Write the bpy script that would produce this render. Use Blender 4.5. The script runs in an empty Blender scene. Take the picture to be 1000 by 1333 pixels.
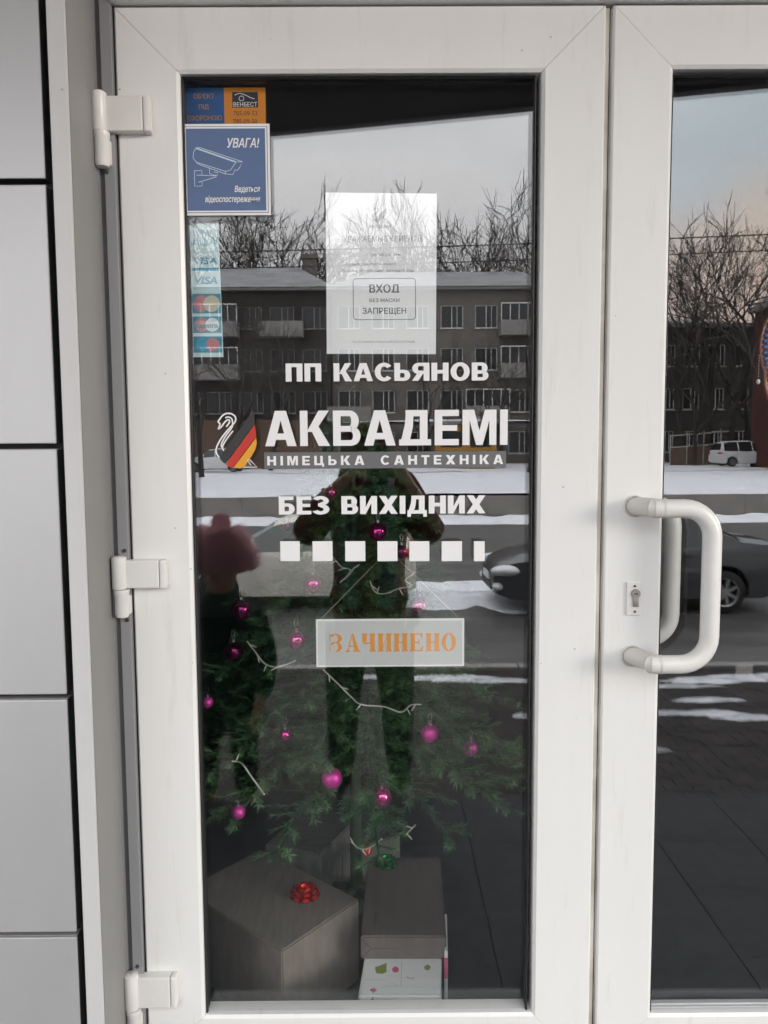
import bpy, bmesh, math, random
from mathutils import Vector, Matrix
R = math.radians
random.seed(7)
scn = bpy.context.scene
C = scn.collection

# ------------------------------------------------------------------ camera
CAM = Vector((0.0, -1.43, 1.40))
PITCH, YAW, ROLL, FPX = R(4.8), R(0.18), R(0.35), 1000.0
cd = bpy.data.cameras.new('camera'); cam = bpy.data.objects.new('camera', cd); C.objects.link(cam)
cd.sensor_fit = 'VERTICAL'; cd.sensor_height = 24.0; cd.sensor_width = 18.0
cd.lens = FPX / 1333.0 * 24.0
cd.clip_start = 0.02; cd.clip_end = 3000
cam.rotation_mode = 'XYZ'
cam_m = Matrix.Rotation(-YAW, 4, 'Z') @ Matrix.Rotation(math.pi/2 - PITCH, 4, 'X') @ Matrix.Rotation(-ROLL, 4, 'Z')
cam.matrix_world = Matrix.Translation(CAM) @ cam_m
scn.camera = cam
scn.render.resolution_x = 768; scn.render.resolution_y = 1024

# ------------------------------------------------------------------ sky, sun, exposure
SUN_AZ = R(58)          # measured from straight behind the camera (-y) towards +x
SUN_EL = R(9)
sun_dir = Vector((math.sin(SUN_AZ)*math.cos(SUN_EL), -math.cos(SUN_AZ)*math.cos(SUN_EL), math.sin(SUN_EL)))
w = bpy.data.worlds.new('World'); scn.world = w; w.use_nodes = True
nt = w.node_tree; N = nt.nodes; Lk = nt.links
N.clear()
out = N.new('ShaderNodeOutputWorld'); bg = N.new('ShaderNodeBackground'); Lk.new(bg.outputs[0], out.inputs[0])
bg.inputs[1].default_value = 0.12
sky = N.new('ShaderNodeTexSky'); sky.sky_type = 'NISHITA'; sky.sun_disc = False
sky.sun_elevation = SUN_EL; sky.sun_rotation = math.pi - SUN_AZ
sky.air_density = 1.2; sky.dust_density = 1.5; sky.ozone_density = 1.0
tc = N.new('ShaderNodeTexCoord')
mp = N.new('ShaderNodeMapping'); mp.inputs['Scale'].default_value = (1.3, 1.3, 3.6); Lk.new(tc.outputs['Generated'], mp.inputs[0])
nz = N.new('ShaderNodeTexNoise'); nz.inputs['Scale'].default_value = 1.6; nz.inputs['Detail'].default_value = 5; nz.inputs['Roughness'].default_value = .5
Lk.new(mp.outputs[0], nz.inputs['Vector'])
cr = N.new('ShaderNodeValToRGB'); cr.color_ramp.elements[0].position = .30; cr.color_ramp.elements[1].position = .52
cr.color_ramp.elements[0].color = (.62, .62, .62, 1); cr.color_ramp.elements[1].color = (1, 1, 1, 1)
Lk.new(nz.outputs[0], cr.inputs[0])
# cloud colour: grey away from the sun, clearer blue and then peach towards it, low over the horizon
dt = N.new('ShaderNodeVectorMath'); dt.operation = 'DOT_PRODUCT'; Lk.new(tc.outputs['Generated'], dt.inputs[0])
dt.inputs[1].default_value = (math.sin(SUN_AZ), -math.cos(SUN_AZ), 0)
ca = N.new('ShaderNodeMapRange'); ca.interpolation_type = 'SMOOTHSTEP'; Lk.new(dt.outputs['Value'], ca.inputs[0])
ca.inputs[1].default_value = .60; ca.inputs[2].default_value = .86
cc = N.new('ShaderNodeMixRGB'); Lk.new(ca.outputs[0], cc.inputs[0])
cc.inputs[1].default_value = (7.6, 7.45, 7.5, 1); cc.inputs[2].default_value = (5.4, 6.3, 6.9, 1)
sep = N.new('ShaderNodeSeparateXYZ'); Lk.new(tc.outputs['Generated'], sep.inputs[0])
ns = N.new('ShaderNodeMath'); ns.operation = 'MULTIPLY_ADD'; Lk.new(nz.outputs[0], ns.inputs[0]); ns.inputs[1].default_value = .30; Lk.new(sep.outputs['Z'], ns.inputs[2])
lo = N.new('ShaderNodeMapRange'); lo.interpolation_type = 'SMOOTHSTEP'; Lk.new(ns.outputs[0], lo.inputs[0])
lo.inputs[1].default_value = .45; lo.inputs[2].default_value = .34
pm = N.new('ShaderNodeMath'); pm.operation = 'MULTIPLY'; Lk.new(lo.outputs[0], pm.inputs[0]); Lk.new(ca.outputs[0], pm.inputs[1])
pk = N.new('ShaderNodeMixRGB'); Lk.new(pm.outputs[0], pk.inputs[0]); Lk.new(cc.outputs[0], pk.inputs[1]); pk.inputs[2].default_value = (8.8, 6.9, 5.9, 1)
mx = N.new('ShaderNodeMixRGB'); Lk.new(cr.outputs[0], mx.inputs[0]); Lk.new(sky.outputs[0], mx.inputs[1]); Lk.new(pk.outputs[0], mx.inputs[2])
# an overcast dome is brighter overhead than along the horizon
zf = N.new('ShaderNodeMapRange'); Lk.new(sep.outputs['Z'], zf.inputs[0]); zf.inputs[1].default_value = 0; zf.inputs[2].default_value = 1; zf.inputs[3].default_value = .60; zf.inputs[4].default_value = 2.3
mz = N.new('ShaderNodeVectorMath'); mz.operation = 'SCALE'; Lk.new(mx.outputs[0], mz.inputs[0]); Lk.new(zf.outputs[0], mz.inputs['Scale'])
Lk.new(mz.outputs[0], bg.inputs[0])

sl = bpy.data.lights.new('sun', 'SUN'); so = bpy.data.objects.new('sun', sl); C.objects.link(so)
sl.energy = 0.5; sl.angle = R(14); sl.color = (1, .93, .85)
so.rotation_euler = sun_dir.to_track_quat('Z', 'Y').to_euler()

scn.view_settings.view_transform = 'Standard'; scn.view_settings.look = 'None'
scn.view_settings.exposure = 1.5; scn.view_settings.gamma = 1; scn.view_settings.use_curve_mapping = False
cy = scn.cycles
cy.use_denoising = True; cy.max_bounces = 7; cy.diffuse_bounces = 3; cy.glossy_bounces = 4; cy.transmission_bounces = 2
cy.use_adaptive_sampling = True; cy.adaptive_threshold = .025
cy.transparent_max_bounces = 32; cy.caustics_reflective = False; cy.caustics_refractive = False; cy.sample_clamp_indirect = 8

# ------------------------------------------------------------------ helpers
YG = 0.024                      # the mirror plane of the door glass
STREET = -1.15                  # level of the street below the porch
BASIS = cam.matrix_world.to_3x3().copy() if False else (cam_m.to_3x3())

def at(px, py, Y=0.0):
    d = BASIS @ Vector(((px - 500) / FPX, -(py - 666.5) / FPX, -1))
    t = (Y - CAM.y) / d.y
    p = CAM + d * t
    return p.x, p.z

def refl(px, py, y):            # the place at depth y (in front of the shop) whose mirror image is seen at px, py
    return at(px, py, 2 * YG - y)

def tag(o, label=None, cat=None, group=None, kind=None):
    if label: o['label'] = label
    if cat: o['category'] = cat
    if group: o['group'] = group
    if kind: o['kind'] = kind
    return o

def empty(name, loc=(0, 0, 0), rz=0, label=None, cat=None, group=None, kind=None):
    o = bpy.data.objects.new(name, None); C.objects.link(o); o.location = loc; o.rotation_euler = (0, 0, rz)
    o.empty_display_size = .1
    return tag(o, label, cat, group, kind)

class MB:
    def __init__(s): s.v = []; s.f = []
    def add(s, vs, fs):
        b = len(s.v); s.v += [tuple(v) for v in vs]; s.f += [tuple(i + b for i in f) for f in fs]; return s
    def box(s, x0, x1, y0, y1, z0, z1):
        return s.add([(x0,y0,z0),(x1,y0,z0),(x1,y1,z0),(x0,y1,z0),(x0,y0,z1),(x1,y0,z1),(x1,y1,z1),(x0,y1,z1)],
                     [(0,3,2,1),(4,5,6,7),(0,1,5,4),(1,2,6,5),(2,3,7,6),(3,0,4,7)])
    def cbox(s, x0, x1, y0, y1, z0, z1, c=.002):      # chamfered box
        bm = bmesh.new(); bmesh.ops.create_cube(bm, size=1)
        for v in bm.verts: v.co = Vector(((x0+x1)/2 + v.co.x*(x1-x0), (y0+y1)/2 + v.co.y*(y1-y0), (z0+z1)/2 + v.co.z*(z1-z0)))
        bmesh.ops.bevel(bm, geom=bm.edges[:], offset=c, segments=2, profile=.6, affect='EDGES')
        bm.verts.index_update(); s.add([v.co[:] for v in bm.verts], [[v.index for v in f.verts] for f in bm.faces]); bm.free(); return s
    def ngon(s, pts):                       # pts list of 3-tuples
        return s.add(pts, [tuple(range(len(pts)))])
    def tube(s, pts, r, n=8, cap=True, closed=False):
        pts = [Vector(p) for p in pts]; m = len(pts)
        rs = r if isinstance(r, (list, tuple)) else [r] * m
        rings = []; up = None
        for i in range(m):
            if closed: t = pts[(i+1) % m] - pts[i-1]
            else: t = pts[min(i+1, m-1)] - pts[max(i-1, 0)]
            t.normalize()
            if up is None: up = Vector((0, 0, 1)) if abs(t.z) < .9 else Vector((0, 1, 0))
            a = up - t * up.dot(t)
            if a.length < 1e-6: a = t.orthogonal()
            a.normalize(); b = t.cross(a); up = a
            rings.append([pts[i] + (a * math.cos(2*math.pi*k/n) + b * math.sin(2*math.pi*k/n)) * rs[i] for k in range(n)])
        vs = [v for g in rings for v in g]; fs = []
        for i in range(m if closed else m - 1):
            j = (i + 1) % m
            for k in range(n): fs.append((i*n+k, i*n+(k+1) % n, j*n+(k+1) % n, j*n+k))
        if cap and not closed: fs += [tuple(reversed(range(n))), tuple(range((m-1)*n, m*n))]
        return s.add(vs, fs)
    def lathe(s, prof, n=24, o=(0, 0, 0), axis='z'):   # prof: (radius, height)
        vs = []; fs = []
        for (r, h) in prof:
            for k in range(n):
                a = 2*math.pi*k/n; x, y = r*math.cos(a), r*math.sin(a)
                p = (x, y, h) if axis == 'z' else ((x, h, y) if axis == 'y' else (h, x, y))
                vs.append((p[0]+o[0], p[1]+o[1], p[2]+o[2]))
        for i in range(len(prof) - 1):
            for k in range(n): fs.append((i*n+k, i*n+(k+1) % n, (i+1)*n+(k+1) % n, (i+1)*n+k))
        return s.add(vs, fs)
    def sphere(s, c, r, n=16, m=10, sc=(1, 1, 1)):
        prof = [(max(1e-4, math.sin(math.pi*i/m)), -math.cos(math.pi*i/m)) for i in range(m+1)]
        b = len(s.v); s.lathe(prof, n)
        for i in range(b, len(s.v)):
            v = s.v[i]; s.v[i] = (c[0]+v[0]*r*sc[0], c[1]+v[1]*r*sc[1], c[2]+v[2]*r*sc[2])
        return s
    def xf(s, M):
        s.v = [tuple(M @ Vector(v)) for v in s.v]; return s
    def mesh(s, name, mat, smooth=False):
        me = bpy.data.meshes.new(name); me.from_pydata(s.v, [], s.f); me.validate(); me.update()
        if mat: me.materials.append(mat)
        if smooth: me.polygons.foreach_set('use_smooth', [True] * len(me.polygons))
        return me
    def build(s, name, mat, parent=None, smooth=False, fix=True):
        me = s.mesh(name, mat, smooth)
        if fix:
            bm = bmesh.new(); bm.from_mesh(me); bmesh.ops.recalc_face_normals(bm, faces=bm.faces); bm.to_mesh(me); bm.free()
        if smooth: me.set_sharp_from_angle(angle=R(38))
        return link(name, me, parent)

def link(name, me, parent=None, loc=None, rz=0):
    o = bpy.data.objects.new(name, me); C.objects.link(o); o.parent = parent
    if loc is not None: o.location = loc
    if rz: o.rotation_euler = (0, 0, rz)
    return o

def copy_tree(o, parent=None):
    c = o.copy(); C.objects.link(c); c.parent = parent
    for ch in list(o.children): copy_tree(ch, c)
    return c

MATS = {}
def mat(name, col, rough=.5, metal=0., var=0., vscale=8., bump=0., bscale=60., col2=None, stretch=(1, 1, 1), spec=.5, coat=0., trans=0.):
    if name in MATS: return MATS[name]
    m = bpy.data.materials.new(name); m.use_nodes = True; t = m.node_tree; n = t.nodes; l = t.links
    b = n['Principled BSDF']; b.inputs['Roughness'].default_value = rough; b.inputs['Metallic'].default_value = metal
    b.inputs['Specular IOR Level'].default_value = spec
    if coat: b.inputs['Coat Weight'].default_value = coat; b.inputs['Coat Roughness'].default_value = .08
    c = (*col, 1)
    if var or col2 or bump:
        tcn = n.new('ShaderNodeTexCoord'); mpn = n.new('ShaderNodeMapping'); l.new(tcn.outputs['Object'], mpn.inputs[0]); mpn.inputs['Scale'].default_value = stretch
    if var or col2:
        no = n.new('ShaderNodeTexNoise'); no.inputs['Scale'].default_value = vscale; no.inputs['Detail'].default_value = 6; no.inputs['Roughness'].default_value = .6
        l.new(mpn.outputs[0], no.inputs['Vector'])
        rp = n.new('ShaderNodeValToRGB'); rp.color_ramp.elements[0].position = .35; rp.color_ramp.elements[1].position = .68
        c2 = col2 if col2 else tuple(x * (1 - var) for x in col)
        rp.color_ramp.elements[0].color = (*c2, 1); rp.color_ramp.elements[1].color = c
        l.new(no.outputs[0], rp.inputs[0]); l.new(rp.outputs[0], b.inputs['Base Color'])
    else: b.inputs['Base Color'].default_value = c
    if bump:
        nb = n.new('ShaderNodeTexNoise'); nb.inputs['Scale'].default_value = bscale; nb.inputs['Detail'].default_value = 4
        l.new(mpn.outputs[0], nb.inputs['Vector'])
        bp = n.new('ShaderNodeBump'); bp.inputs['Strength'].default_value = bump; bp.inputs['Distance'].default_value = .01
        l.new(nb.outputs[0], bp.inputs['Height']); l.new(bp.outputs[0], b.inputs['Normal'])
    MATS[name] = m; return m

def glass_mat(name, f0, tint):
    m = bpy.data.materials.new(name); m.use_nodes = True; t = m.node_tree; n = t.nodes; l = t.links; n.clear()
    o = n.new('ShaderNodeOutputMaterial'); mixn = n.new('ShaderNodeMixShader'); tr = n.new('ShaderNodeBsdfTransparent'); gl = n.new('ShaderNodeBsdfGlossy')
    tr.inputs[0].default_value = (*tint, 1); gl.inputs['Roughness'].default_value = 0.0; gl.inputs[0].default_value = (1.42, 1.44, 1.46, 1)
    lw = n.new('ShaderNodeLayerWeight'); lw.inputs[0].default_value = .5
    p = n.new('ShaderNodeMath'); p.operation = 'POWER'; l.new(lw.outputs['Facing'], p.inputs[0]); p.inputs[1].default_value = 5
    q = n.new('ShaderNodeMath'); q.operation = 'MULTIPLY_ADD'; l.new(p.outputs[0], q.inputs[0]); q.inputs[1].default_value = 1 - f0; q.inputs[2].default_value = f0
    l.new(q.outputs[0], mixn.inputs[0]); l.new(tr.outputs[0], mixn.inputs[1]); l.new(gl.outputs[0], mixn.inputs[2]); l.new(mixn.outputs[0], o.inputs[0])
    return m

def film_mat(name, col, opac, rough=.6):
    m = bpy.data.materials.new(name); m.use_nodes = True; t = m.node_tree; b = t.nodes['Principled BSDF']
    b.inputs['Base Color'].default_value = (*col, 1); b.inputs['Alpha'].default_value = opac; b.inputs['Roughness'].default_value = rough
    return m

def glow_free_paper(name, col, trans):
    m = bpy.data.materials.new(name); m.use_nodes = True; t = m.node_tree; n = t.nodes; l = t.links
    b = n['Principled BSDF']; b.inputs['Base Color'].default_value = (*col, 1); b.inputs['Roughness'].default_value = .8
    return m

# fonts: Blender's built-in face
def text_mesh(body, bold=0., spacing=1., shear=0., clampz=False, ref='cap'):
    cu = bpy.data.curves.new('t', 'FONT'); cu.body = body.replace('І', 'I'); cu.size = 1;  cu.space_character = spacing; cu.shear = shear; cu.resolution_u = 4
    o = bpy.data.objects.new('t', cu); C.objects.link(o)
    dg = bpy.context.evaluated_depsgraph_get(); dg.update()
    me = bpy.data.meshes.new_from_object(o.evaluated_get(dg))
    vs = [(v.co.x, v.co.y) for v in me.vertices]; fs = [tuple(p.vertices) for p in me.polygons]
    bpy.data.objects.remove(o); bpy.data.curves.remove(cu); bpy.data.meshes.remove(me)
    vs = [(x, .728 if abs(y-.682) < .0015 else y) for x, y in vs]     # the plain I is drawn to the height of the other capitals
    if clampz: vs = [(x, max(y, 0)) for x, y in vs]
    if not bold: return [(x, y, 0) for x, y in vs], fs
    n = len(vs); V = []; F = []                     # thicken: the outline swept over a small square
    for k in range(13):
        dx, dy = ((bold*(k % 3 - 1), bold*.7*(k//3 - 1)) if k < 9 else (bold*(.5 if k % 2 else -.5), bold*.7*(1 if k < 11 else -1)))
        V += [(x+dx, y+dy, k) for x, y in vs]; F += [tuple(i+k*n for i in f) for f in fs]
    return V, F

def lettering(mb, body, x0, x1, z0, z1, y, bold=0., spacing=1., shear=0., clampz=False, full=False):
    """letters standing on the plane y facing -y; z0 is the baseline and z1 the height of capitals"""
    vs, fs = text_mesh(body, bold, spacing, shear, clampz)
    xa = min(v[0] for v in vs); xb = max(v[0] for v in vs)
    if full: ya = min(v[1] for v in vs); yb = max(v[1] for v in vs)
    else: ya = -bold*.7; yb = max(v[1] for v in vs)
    kx = (x1-x0)/(xb-xa); kz = (z1-z0)/(yb-ya)
    mb.add([(x0+(vx-xa)*kx, y-vk*1.2e-5, z0+(vy-ya)*kz) for vx, vy, vk in vs], fs)
    return mb

def block_glyph(ch, s=.26, t=.20, feet=True):
    """a heavy sans letter of height 1: (width, list of polygons)"""
    def bar(x0, x1, y0, y1): return [(x0, y0), (x1, y0), (x1, y1), (x0, y1)]
    def arc(cx, cy, rx, ry, ix, iy, a0, a1, n=18):
        A = [R(a0+(a1-a0)*k/n) for k in range(n+1)]
        return [[(cx+rx*math.cos(A[k]), cy+ry*math.sin(A[k])), (cx+rx*math.cos(A[k+1]), cy+ry*math.sin(A[k+1])), (cx+ix*math.cos(A[k+1]), cy+iy*math.sin(A[k+1])), (cx+ix*math.cos(A[k]), cy+iy*math.sin(A[k]))] for k in range(n)]
    q = t*.92
    def bowl(xc, r, z0, z1, x0): 
        h = (z1-z0)/2; return arc(xc, z0+h, r, h, r-s*.98, max(h-q, .03), -90, 90) + [bar(x0, xc, z0, z0+q), bar(x0, xc, z1-q, z1)]
    if ch == 'П': w = .84; p = [bar(0, s, 0, 1), bar(w-s, w, 0, 1), bar(s, w-s, 1-t, 1)]
    elif ch == 'К': w = .90; p = [bar(0, s, 0, 1), [(s-.03, .40), (s+.22, .40), (w-.01, 1), (w-.33, 1)], [(s+.07, .52), (s+.25, .68), (w+.02, 0), (w-.33, 0)]]
    elif ch == 'А': w = .96; p = [[(0, 0), (.28, 0), (w/2+.02, .80), (w/2+.02, 1), (w/2-.17, 1)], [(w, 0), (w-.28, 0), (w/2-.02, .80), (w/2-.02, 1), (w/2+.17, 1)], [(.19, .18), (w-.19, .18), (w-.26, .36), (.26, .36)]]
    elif ch == 'С': w = .88; p = arc(.47, .5, .47, .515, .47-s, .515-t, 40, 320, 26)
    elif ch == 'О': w = .96; p = arc(.48, .5, .48, .515, .48-s, .515-t, 0, 360, 32)
    elif ch == 'Ь': w = .80; p = [bar(0, s, 0, 1)] + bowl(w-.33, .33, 0, .62, s)
    elif ch == 'Б': w = .80; p = [bar(0, s, 0, 1), bar(s, w*.93, 1-t, 1)] + bowl(w-.33, .33, 0, .62, s)
    elif ch == 'В': w = .84; p = [bar(0, s, 0, 1)] + bowl(w-.30, .30, 0, .56, s) + bowl(w-.335, .285, .56-q*.98, 1, s)
    elif ch == 'Я': w = .86; p = [bar(w-s, w, 0, 1)] + [[(w-x, y) for x, y in g] for g in bowl(w-.33, .33, .38, 1, s)] + [[(-.01, 0), (.30, 0), (.56, .44), (.26, .44)]]
    elif ch == 'Н': w = .86; p = [bar(0, s, 0, 1), bar(w-s, w, 0, 1), bar(s, w-s, .40, .40+t)]
    elif ch == 'Е': w = .74; p = [bar(0, s, 0, 1), bar(s, w, 0, t), bar(s, w, 1-t, 1), bar(s, w*.93, .41, .41+t*.9)]
    elif ch == 'М': w = 1.04; m = w/2; p = [bar(0, s*.92, 0, 1), bar(w-s*.92, w, 0, 1), [(s*.90, 1), (s*.90, .72), (m-.10, 0), (m+.02, 0), (m+.02, .34), (s+.12, 1)], [(w-s*.90, 1), (w-s*.90, .72), (m+.10, 0), (m-.02, 0), (m-.02, .34), (w-s-.12, 1)]]
    elif ch == 'І': w = s; p = [bar(0, s, 0, 1)]
    elif ch == 'Д': w = .98; p = [bar(0, w, 0, t), bar(w-.11-s, w-.11, t, 1), bar(.20, w-.11-s, 1-t, 1), [(.07, t), (.34, t), (.42, .5), (.44, 1-t), (.20, 1-t), (.18, .6)]] + ([bar(0, .18, -.17, 0), bar(w-.18, w, -.17, 0)] if feet else [])
    elif ch == 'Ц': w = .96; p = [bar(0, s, 0, 1), bar(w-.12-s, w-.12, t, 1), bar(s, w, 0, t), bar(w-.19, w, -.18, 0)]
    elif ch == 'Т': w = .80; p = [bar(w/2-s/2, w/2+s/2, 0, 1-t), bar(0, w, 1-t, 1)]
    elif ch == 'Х': w = .94; p = [[(0, 0), (.33, 0), (w, 1), (w-.33, 1)], [(w-.33, 0), (w, 0), (.33, 1), (0, 1)]]
    elif ch == 'И': w = .86; p = [bar(0, s, 0, 1), bar(w-s, w, 0, 1), [(s-.01, 0), (w-s+.01, .62), (w-s+.01, 1), (s-.01, .38)]]
    elif ch == 'З': w = .80; p = arc(.37, .745, .41, .27, .41-s*.95, .27-q, 158, -95, 22) + arc(.37, .275, .44, .29, .44-s, .29-q, 95, -158, 22) + [bar(.24, .42, .43, .43+q)]
    else: w = .4; p = []
    return w, p

def block_word(root, inv, body, x0, x1, z0, z1, y, material, s=.26, t=.20, gap=.10, space=.42, feet=True):
    tot = sum((block_glyph(c, s, t)[0] if c != ' ' else space) + gap for c in body) - gap
    k = (x1-x0)/tot; x = 0; h = z1-z0
    for c in body:
        if c == ' ': x += space + gap; continue
        w_, polys = block_glyph(c, s, t, feet); mb = MB()
        for i, pl_ in enumerate(polys):
            yy = y - 8e-6*(i % 5) - (4e-5 if len(pl_) != 4 else 0)
            mb.add([(x0+(x+a)*k, yy, z0+b*h) for a, b in pl_], [tuple(range(len(pl_)))])
        o = mb.build('letter', material, root, fix=False); o.location = -inv
        x += w_ + gap

def pxrect(px0, py0, px1, py1, Y):
    xa, zt = at(px0, (py0+py1)/2, Y)[0], at((px0+px1)/2, py0, Y)[1]
    xb, zb = at(px1, (py0+py1)/2, Y)[0], at((px0+px1)/2, py1, Y)[1]
    return xa, xb, zb, zt

# ------------------------------------------------------------------ materials
def pvc(name, col, dirt):
    m = mat(name, col, .32, var=.05, vscale=3.5, col2=tuple(c*.955 for c in col), stretch=(1.5, 1, .5), bump=.02, bscale=9)
    t = m.node_tree; n = t.nodes; l = t.links; b = n['Principled BSDF']; src = b.inputs['Base Color'].links[0].from_socket
    tc_ = n.new('ShaderNodeTexCoord')
    # long faint smears and a few dark specks of road dirt
    mp1 = n.new('ShaderNodeMapping'); mp1.inputs['Scale'].default_value = (14, 14, 1.6); l.new(tc_.outputs['Object'], mp1.inputs[0])
    n1 = n.new('ShaderNodeTexNoise'); n1.inputs['Scale'].default_value = 2.2; n1.inputs['Detail'].default_value = 8; n1.inputs['Roughness'].default_value = .7; l.new(mp1.outputs[0], n1.inputs['Vector'])
    r1 = n.new('ShaderNodeMapRange'); l.new(n1.outputs[0], r1.inputs[0]); r1.inputs[1].default_value = .56; r1.inputs[2].default_value = .80; r1.inputs[3].default_value = 0; r1.inputs[4].default_value = .85
    m1 = n.new('ShaderNodeMixRGB'); l.new(r1.outputs[0], m1.inputs[0]); l.new(src, m1.inputs[1]); m1.inputs[2].default_value = (*dirt, 1)
    vo = n.new('ShaderNodeTexVoronoi'); vo.inputs['Scale'].default_value = 26; l.new(tc_.outputs['Object'], vo.inputs['Vector'])
    sp = n.new('ShaderNodeMath'); sp.operation = 'LESS_THAN'; l.new(vo.outputs['Distance'], sp.inputs[0]); sp.inputs[1].default_value = .05
    n2 = n.new('ShaderNodeTexNoise'); n2.inputs['Scale'].default_value = 7; l.new(tc_.outputs['Object'], n2.inputs['Vector'])
    g2 = n.new('ShaderNodeMath'); g2.operation = 'GREATER_THAN'; l.new(n2.outputs[0], g2.inputs[0]); g2.inputs[1].default_value = .55
    mu = n.new('ShaderNodeMath'); mu.operation = 'MULTIPLY'; l.new(sp.outputs[0], mu.inputs[0]); l.new(g2.outputs[0], mu.inputs[1])
    mu2 = n.new('ShaderNodeMath'); mu2.operation = 'MULTIPLY'; l.new(mu.outputs[0], mu2.inputs[0]); mu2.inputs[1].default_value = .5
    m2 = n.new('ShaderNodeMixRGB'); l.new(mu2.outputs[0], m2.inputs[0]); l.new(m1.outputs[0], m2.inputs[1]); m2.inputs[2].default_value = (.16, .14, .12, 1)
    l.new(m2.outputs[0], b.inputs['Base Color']); return m
PVC = pvc('white_pvc', (.82, .82, .803), (.66, .635, .58))
STAIN = mat('stained_white_pvc', (.70, .67, .61), .5, col2=(.40, .36, .30), vscale=5, stretch=(1, 1, 1.2))
PVC2 = mat('white_pvc_hardware', (.78, .77, .745), .3, var=.06, vscale=14)
RUB = mat('black_rubber', (.012, .012, .013), .55)
ALU = mat('grey_aluminium_profile', (.33, .335, .345), .45, metal=.25, var=.1, vscale=6, stretch=(1, 1, .15))
ALUD = mat('dark_aluminium_slot', (.13, .13, .132), .5, var=.2, vscale=10)
SPC = mat('spacer_aluminium', (.60, .61, .62), .45, metal=.1)
PANEL = mat('grey_composite_panel', (.55, .555, .565), .40, metal=.35, var=.10, vscale=2.2, stretch=(1, 1, .4), bump=.03, bscale=3)
PANELW = pvc('pale_corner_trim', (.60, .60, .60), (.48, .48, .46))
REVEAL = mat('grey_reveal_sheet', (.30, .30, .295), .5, metal=.1, var=.1, vscale=4, stretch=(1, 1, .3))
GAPM = mat('dark_panel_gap', (.035, .037, .04), .7, var=.3, vscale=20)
SCREW = mat('dark_screw', (.10, .10, .10), .4, metal=.8)
WHITE = mat('white_vinyl', (.86, .86, .86), .45)
GREYV = mat('grey_vinyl', (.17, .172, .175), .5)
GLASS = glass_mat('door_glass', .037, (.998, 1, .998))

# ================================================================== THE SHOP FRONT
# ---- measures of the two door leaves (metres, leaf face on y = 0)
LX0 = at(170, 666)[0]; GX0 = at(249.5, 666)[0]; GX1 = at(694, 666)[0]; LX1 = at(778.3, 666)[0]
RX0 = at(787.5, 666)[0]; RGX0 = at(863.5, 666)[0]
RGX1 = RGX0 + (GX1 - GX0); RX1 = RGX1 + (GX0 - LX0)
LZ1 = at(500, 7)[1]; GZ1 = at(470, 96)[1]; GZ0 = at(470, 1326)[1]; LZ0 = GZ0 - .105
FLOOR = LZ0 - .025              # level inside the shop
DOOR_D = .062

def mitred(parent, names, x0, x1, z0, z1, prof, material, gap=.0004):
    """four mitred bars; prof is a list of (inset from the outer edge, depth y)"""
    g = gap
    for nm, side in zip(names, ('l', 'r', 't', 'b')):
        vs = []; n = len(prof)
        for end in (0, 1):
            for (u, y) in prof:
                if side == 'l': p = (x0+u, y, (z0+u+g) if end == 0 else (z1-u-g))
                if side == 'r': p = (x1-u, y, (z0+u+g) if end == 0 else (z1-u-g))
                if side == 't': p = ((x0+u+g) if end == 0 else (x1-u-g), y, z1-u)
                if side == 'b': p = ((x0+u+g) if end == 0 else (x1-u-g), y, z0+u)
                vs.append(p)
        fs = [(i, (i+1) % n, n+(i+1) % n, n+i) for i in range(n)] + [tuple(range(n)), tuple(range(2*n-1, n-1, -1))]
        MB().add(vs, fs).build(nm, material, parent)

def door_leaf(name, label, x0, x1, gx0, gx1, z0, z1, gz0, gz1):
    root = empty(name, ((x0+x1)/2, 0, z0), 0, label, 'door')
    inv = Vector(root.location)
    # widths of the four sides are equal enough to share one profile
    wl = gx0 - x0
    prof = [(0, DOOR_D), (0, .003), (.003, 0), (wl-.007, 0), (wl-.001, .004), (wl, .012), (wl, .0395), (wl-.026, .043), (wl-.026, DOOR_D)]
    holder = []
    before = set(bpy.data.objects)
    mitred(root, ('stile', 'stile', 'rail', 'rail'), x0, x1, z0, gz1 + wl if False else z1, prof, PVC)
    ge = .0038
    mitred(root, ('gasket',)*4, gx0, gx1, gz0, gz1, [(0, .0135), (0, .0085), (ge*.5, .0075), (ge, .0105), (ge, .0135)], RUB, 0)
    mitred(root, ('spacer_bar',)*4, gx0, gx1, gz0, gz1, [(.0005, .0345), (.0005, .0183), (.0025, .0183), (.0025, .0345)], RUB, 0)
    MB().box(gx0+.005, gx1-.005, .0184, .0225, gz0+.0042, gz0+.0052).box(gx0+.005, gx1-.005, .0262, .0344, gz0+.0042, gz0+.0068).build('spacer_strip', SPC, root)
    MB().box(gx0+.0015, gx1-.0015, .014, .018, gz0+.0015, gz1-.0015).build('glass_pane', GLASS, root)
    MB().box(gx0+.0015, gx1-.0015, .035, .0385, gz0+.0015, gz1-.0015).build('inner_glass_pane', GLASS, root)
    for o in set(bpy.data.objects) - before: o.location = -inv
    return root, inv

left_door, LI = door_leaf('glass_door', 'white framed glass door with three hinges and lettering, left of the pull handle', LX0, LX1, GX0, GX1, LZ0, LZ1, GZ0, GZ1)
right_door, RI = door_leaf('glass_door', 'white framed glass door with curved pull handle, cut off by the right edge', RX0, RX1, RGX0, RGX1, LZ0, LZ1, GZ0, GZ1)
def part(mb, name, material, root, inv, smooth=False):
    o = mb.build(name, material, root, smooth); o.location = -inv; return o

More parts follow.
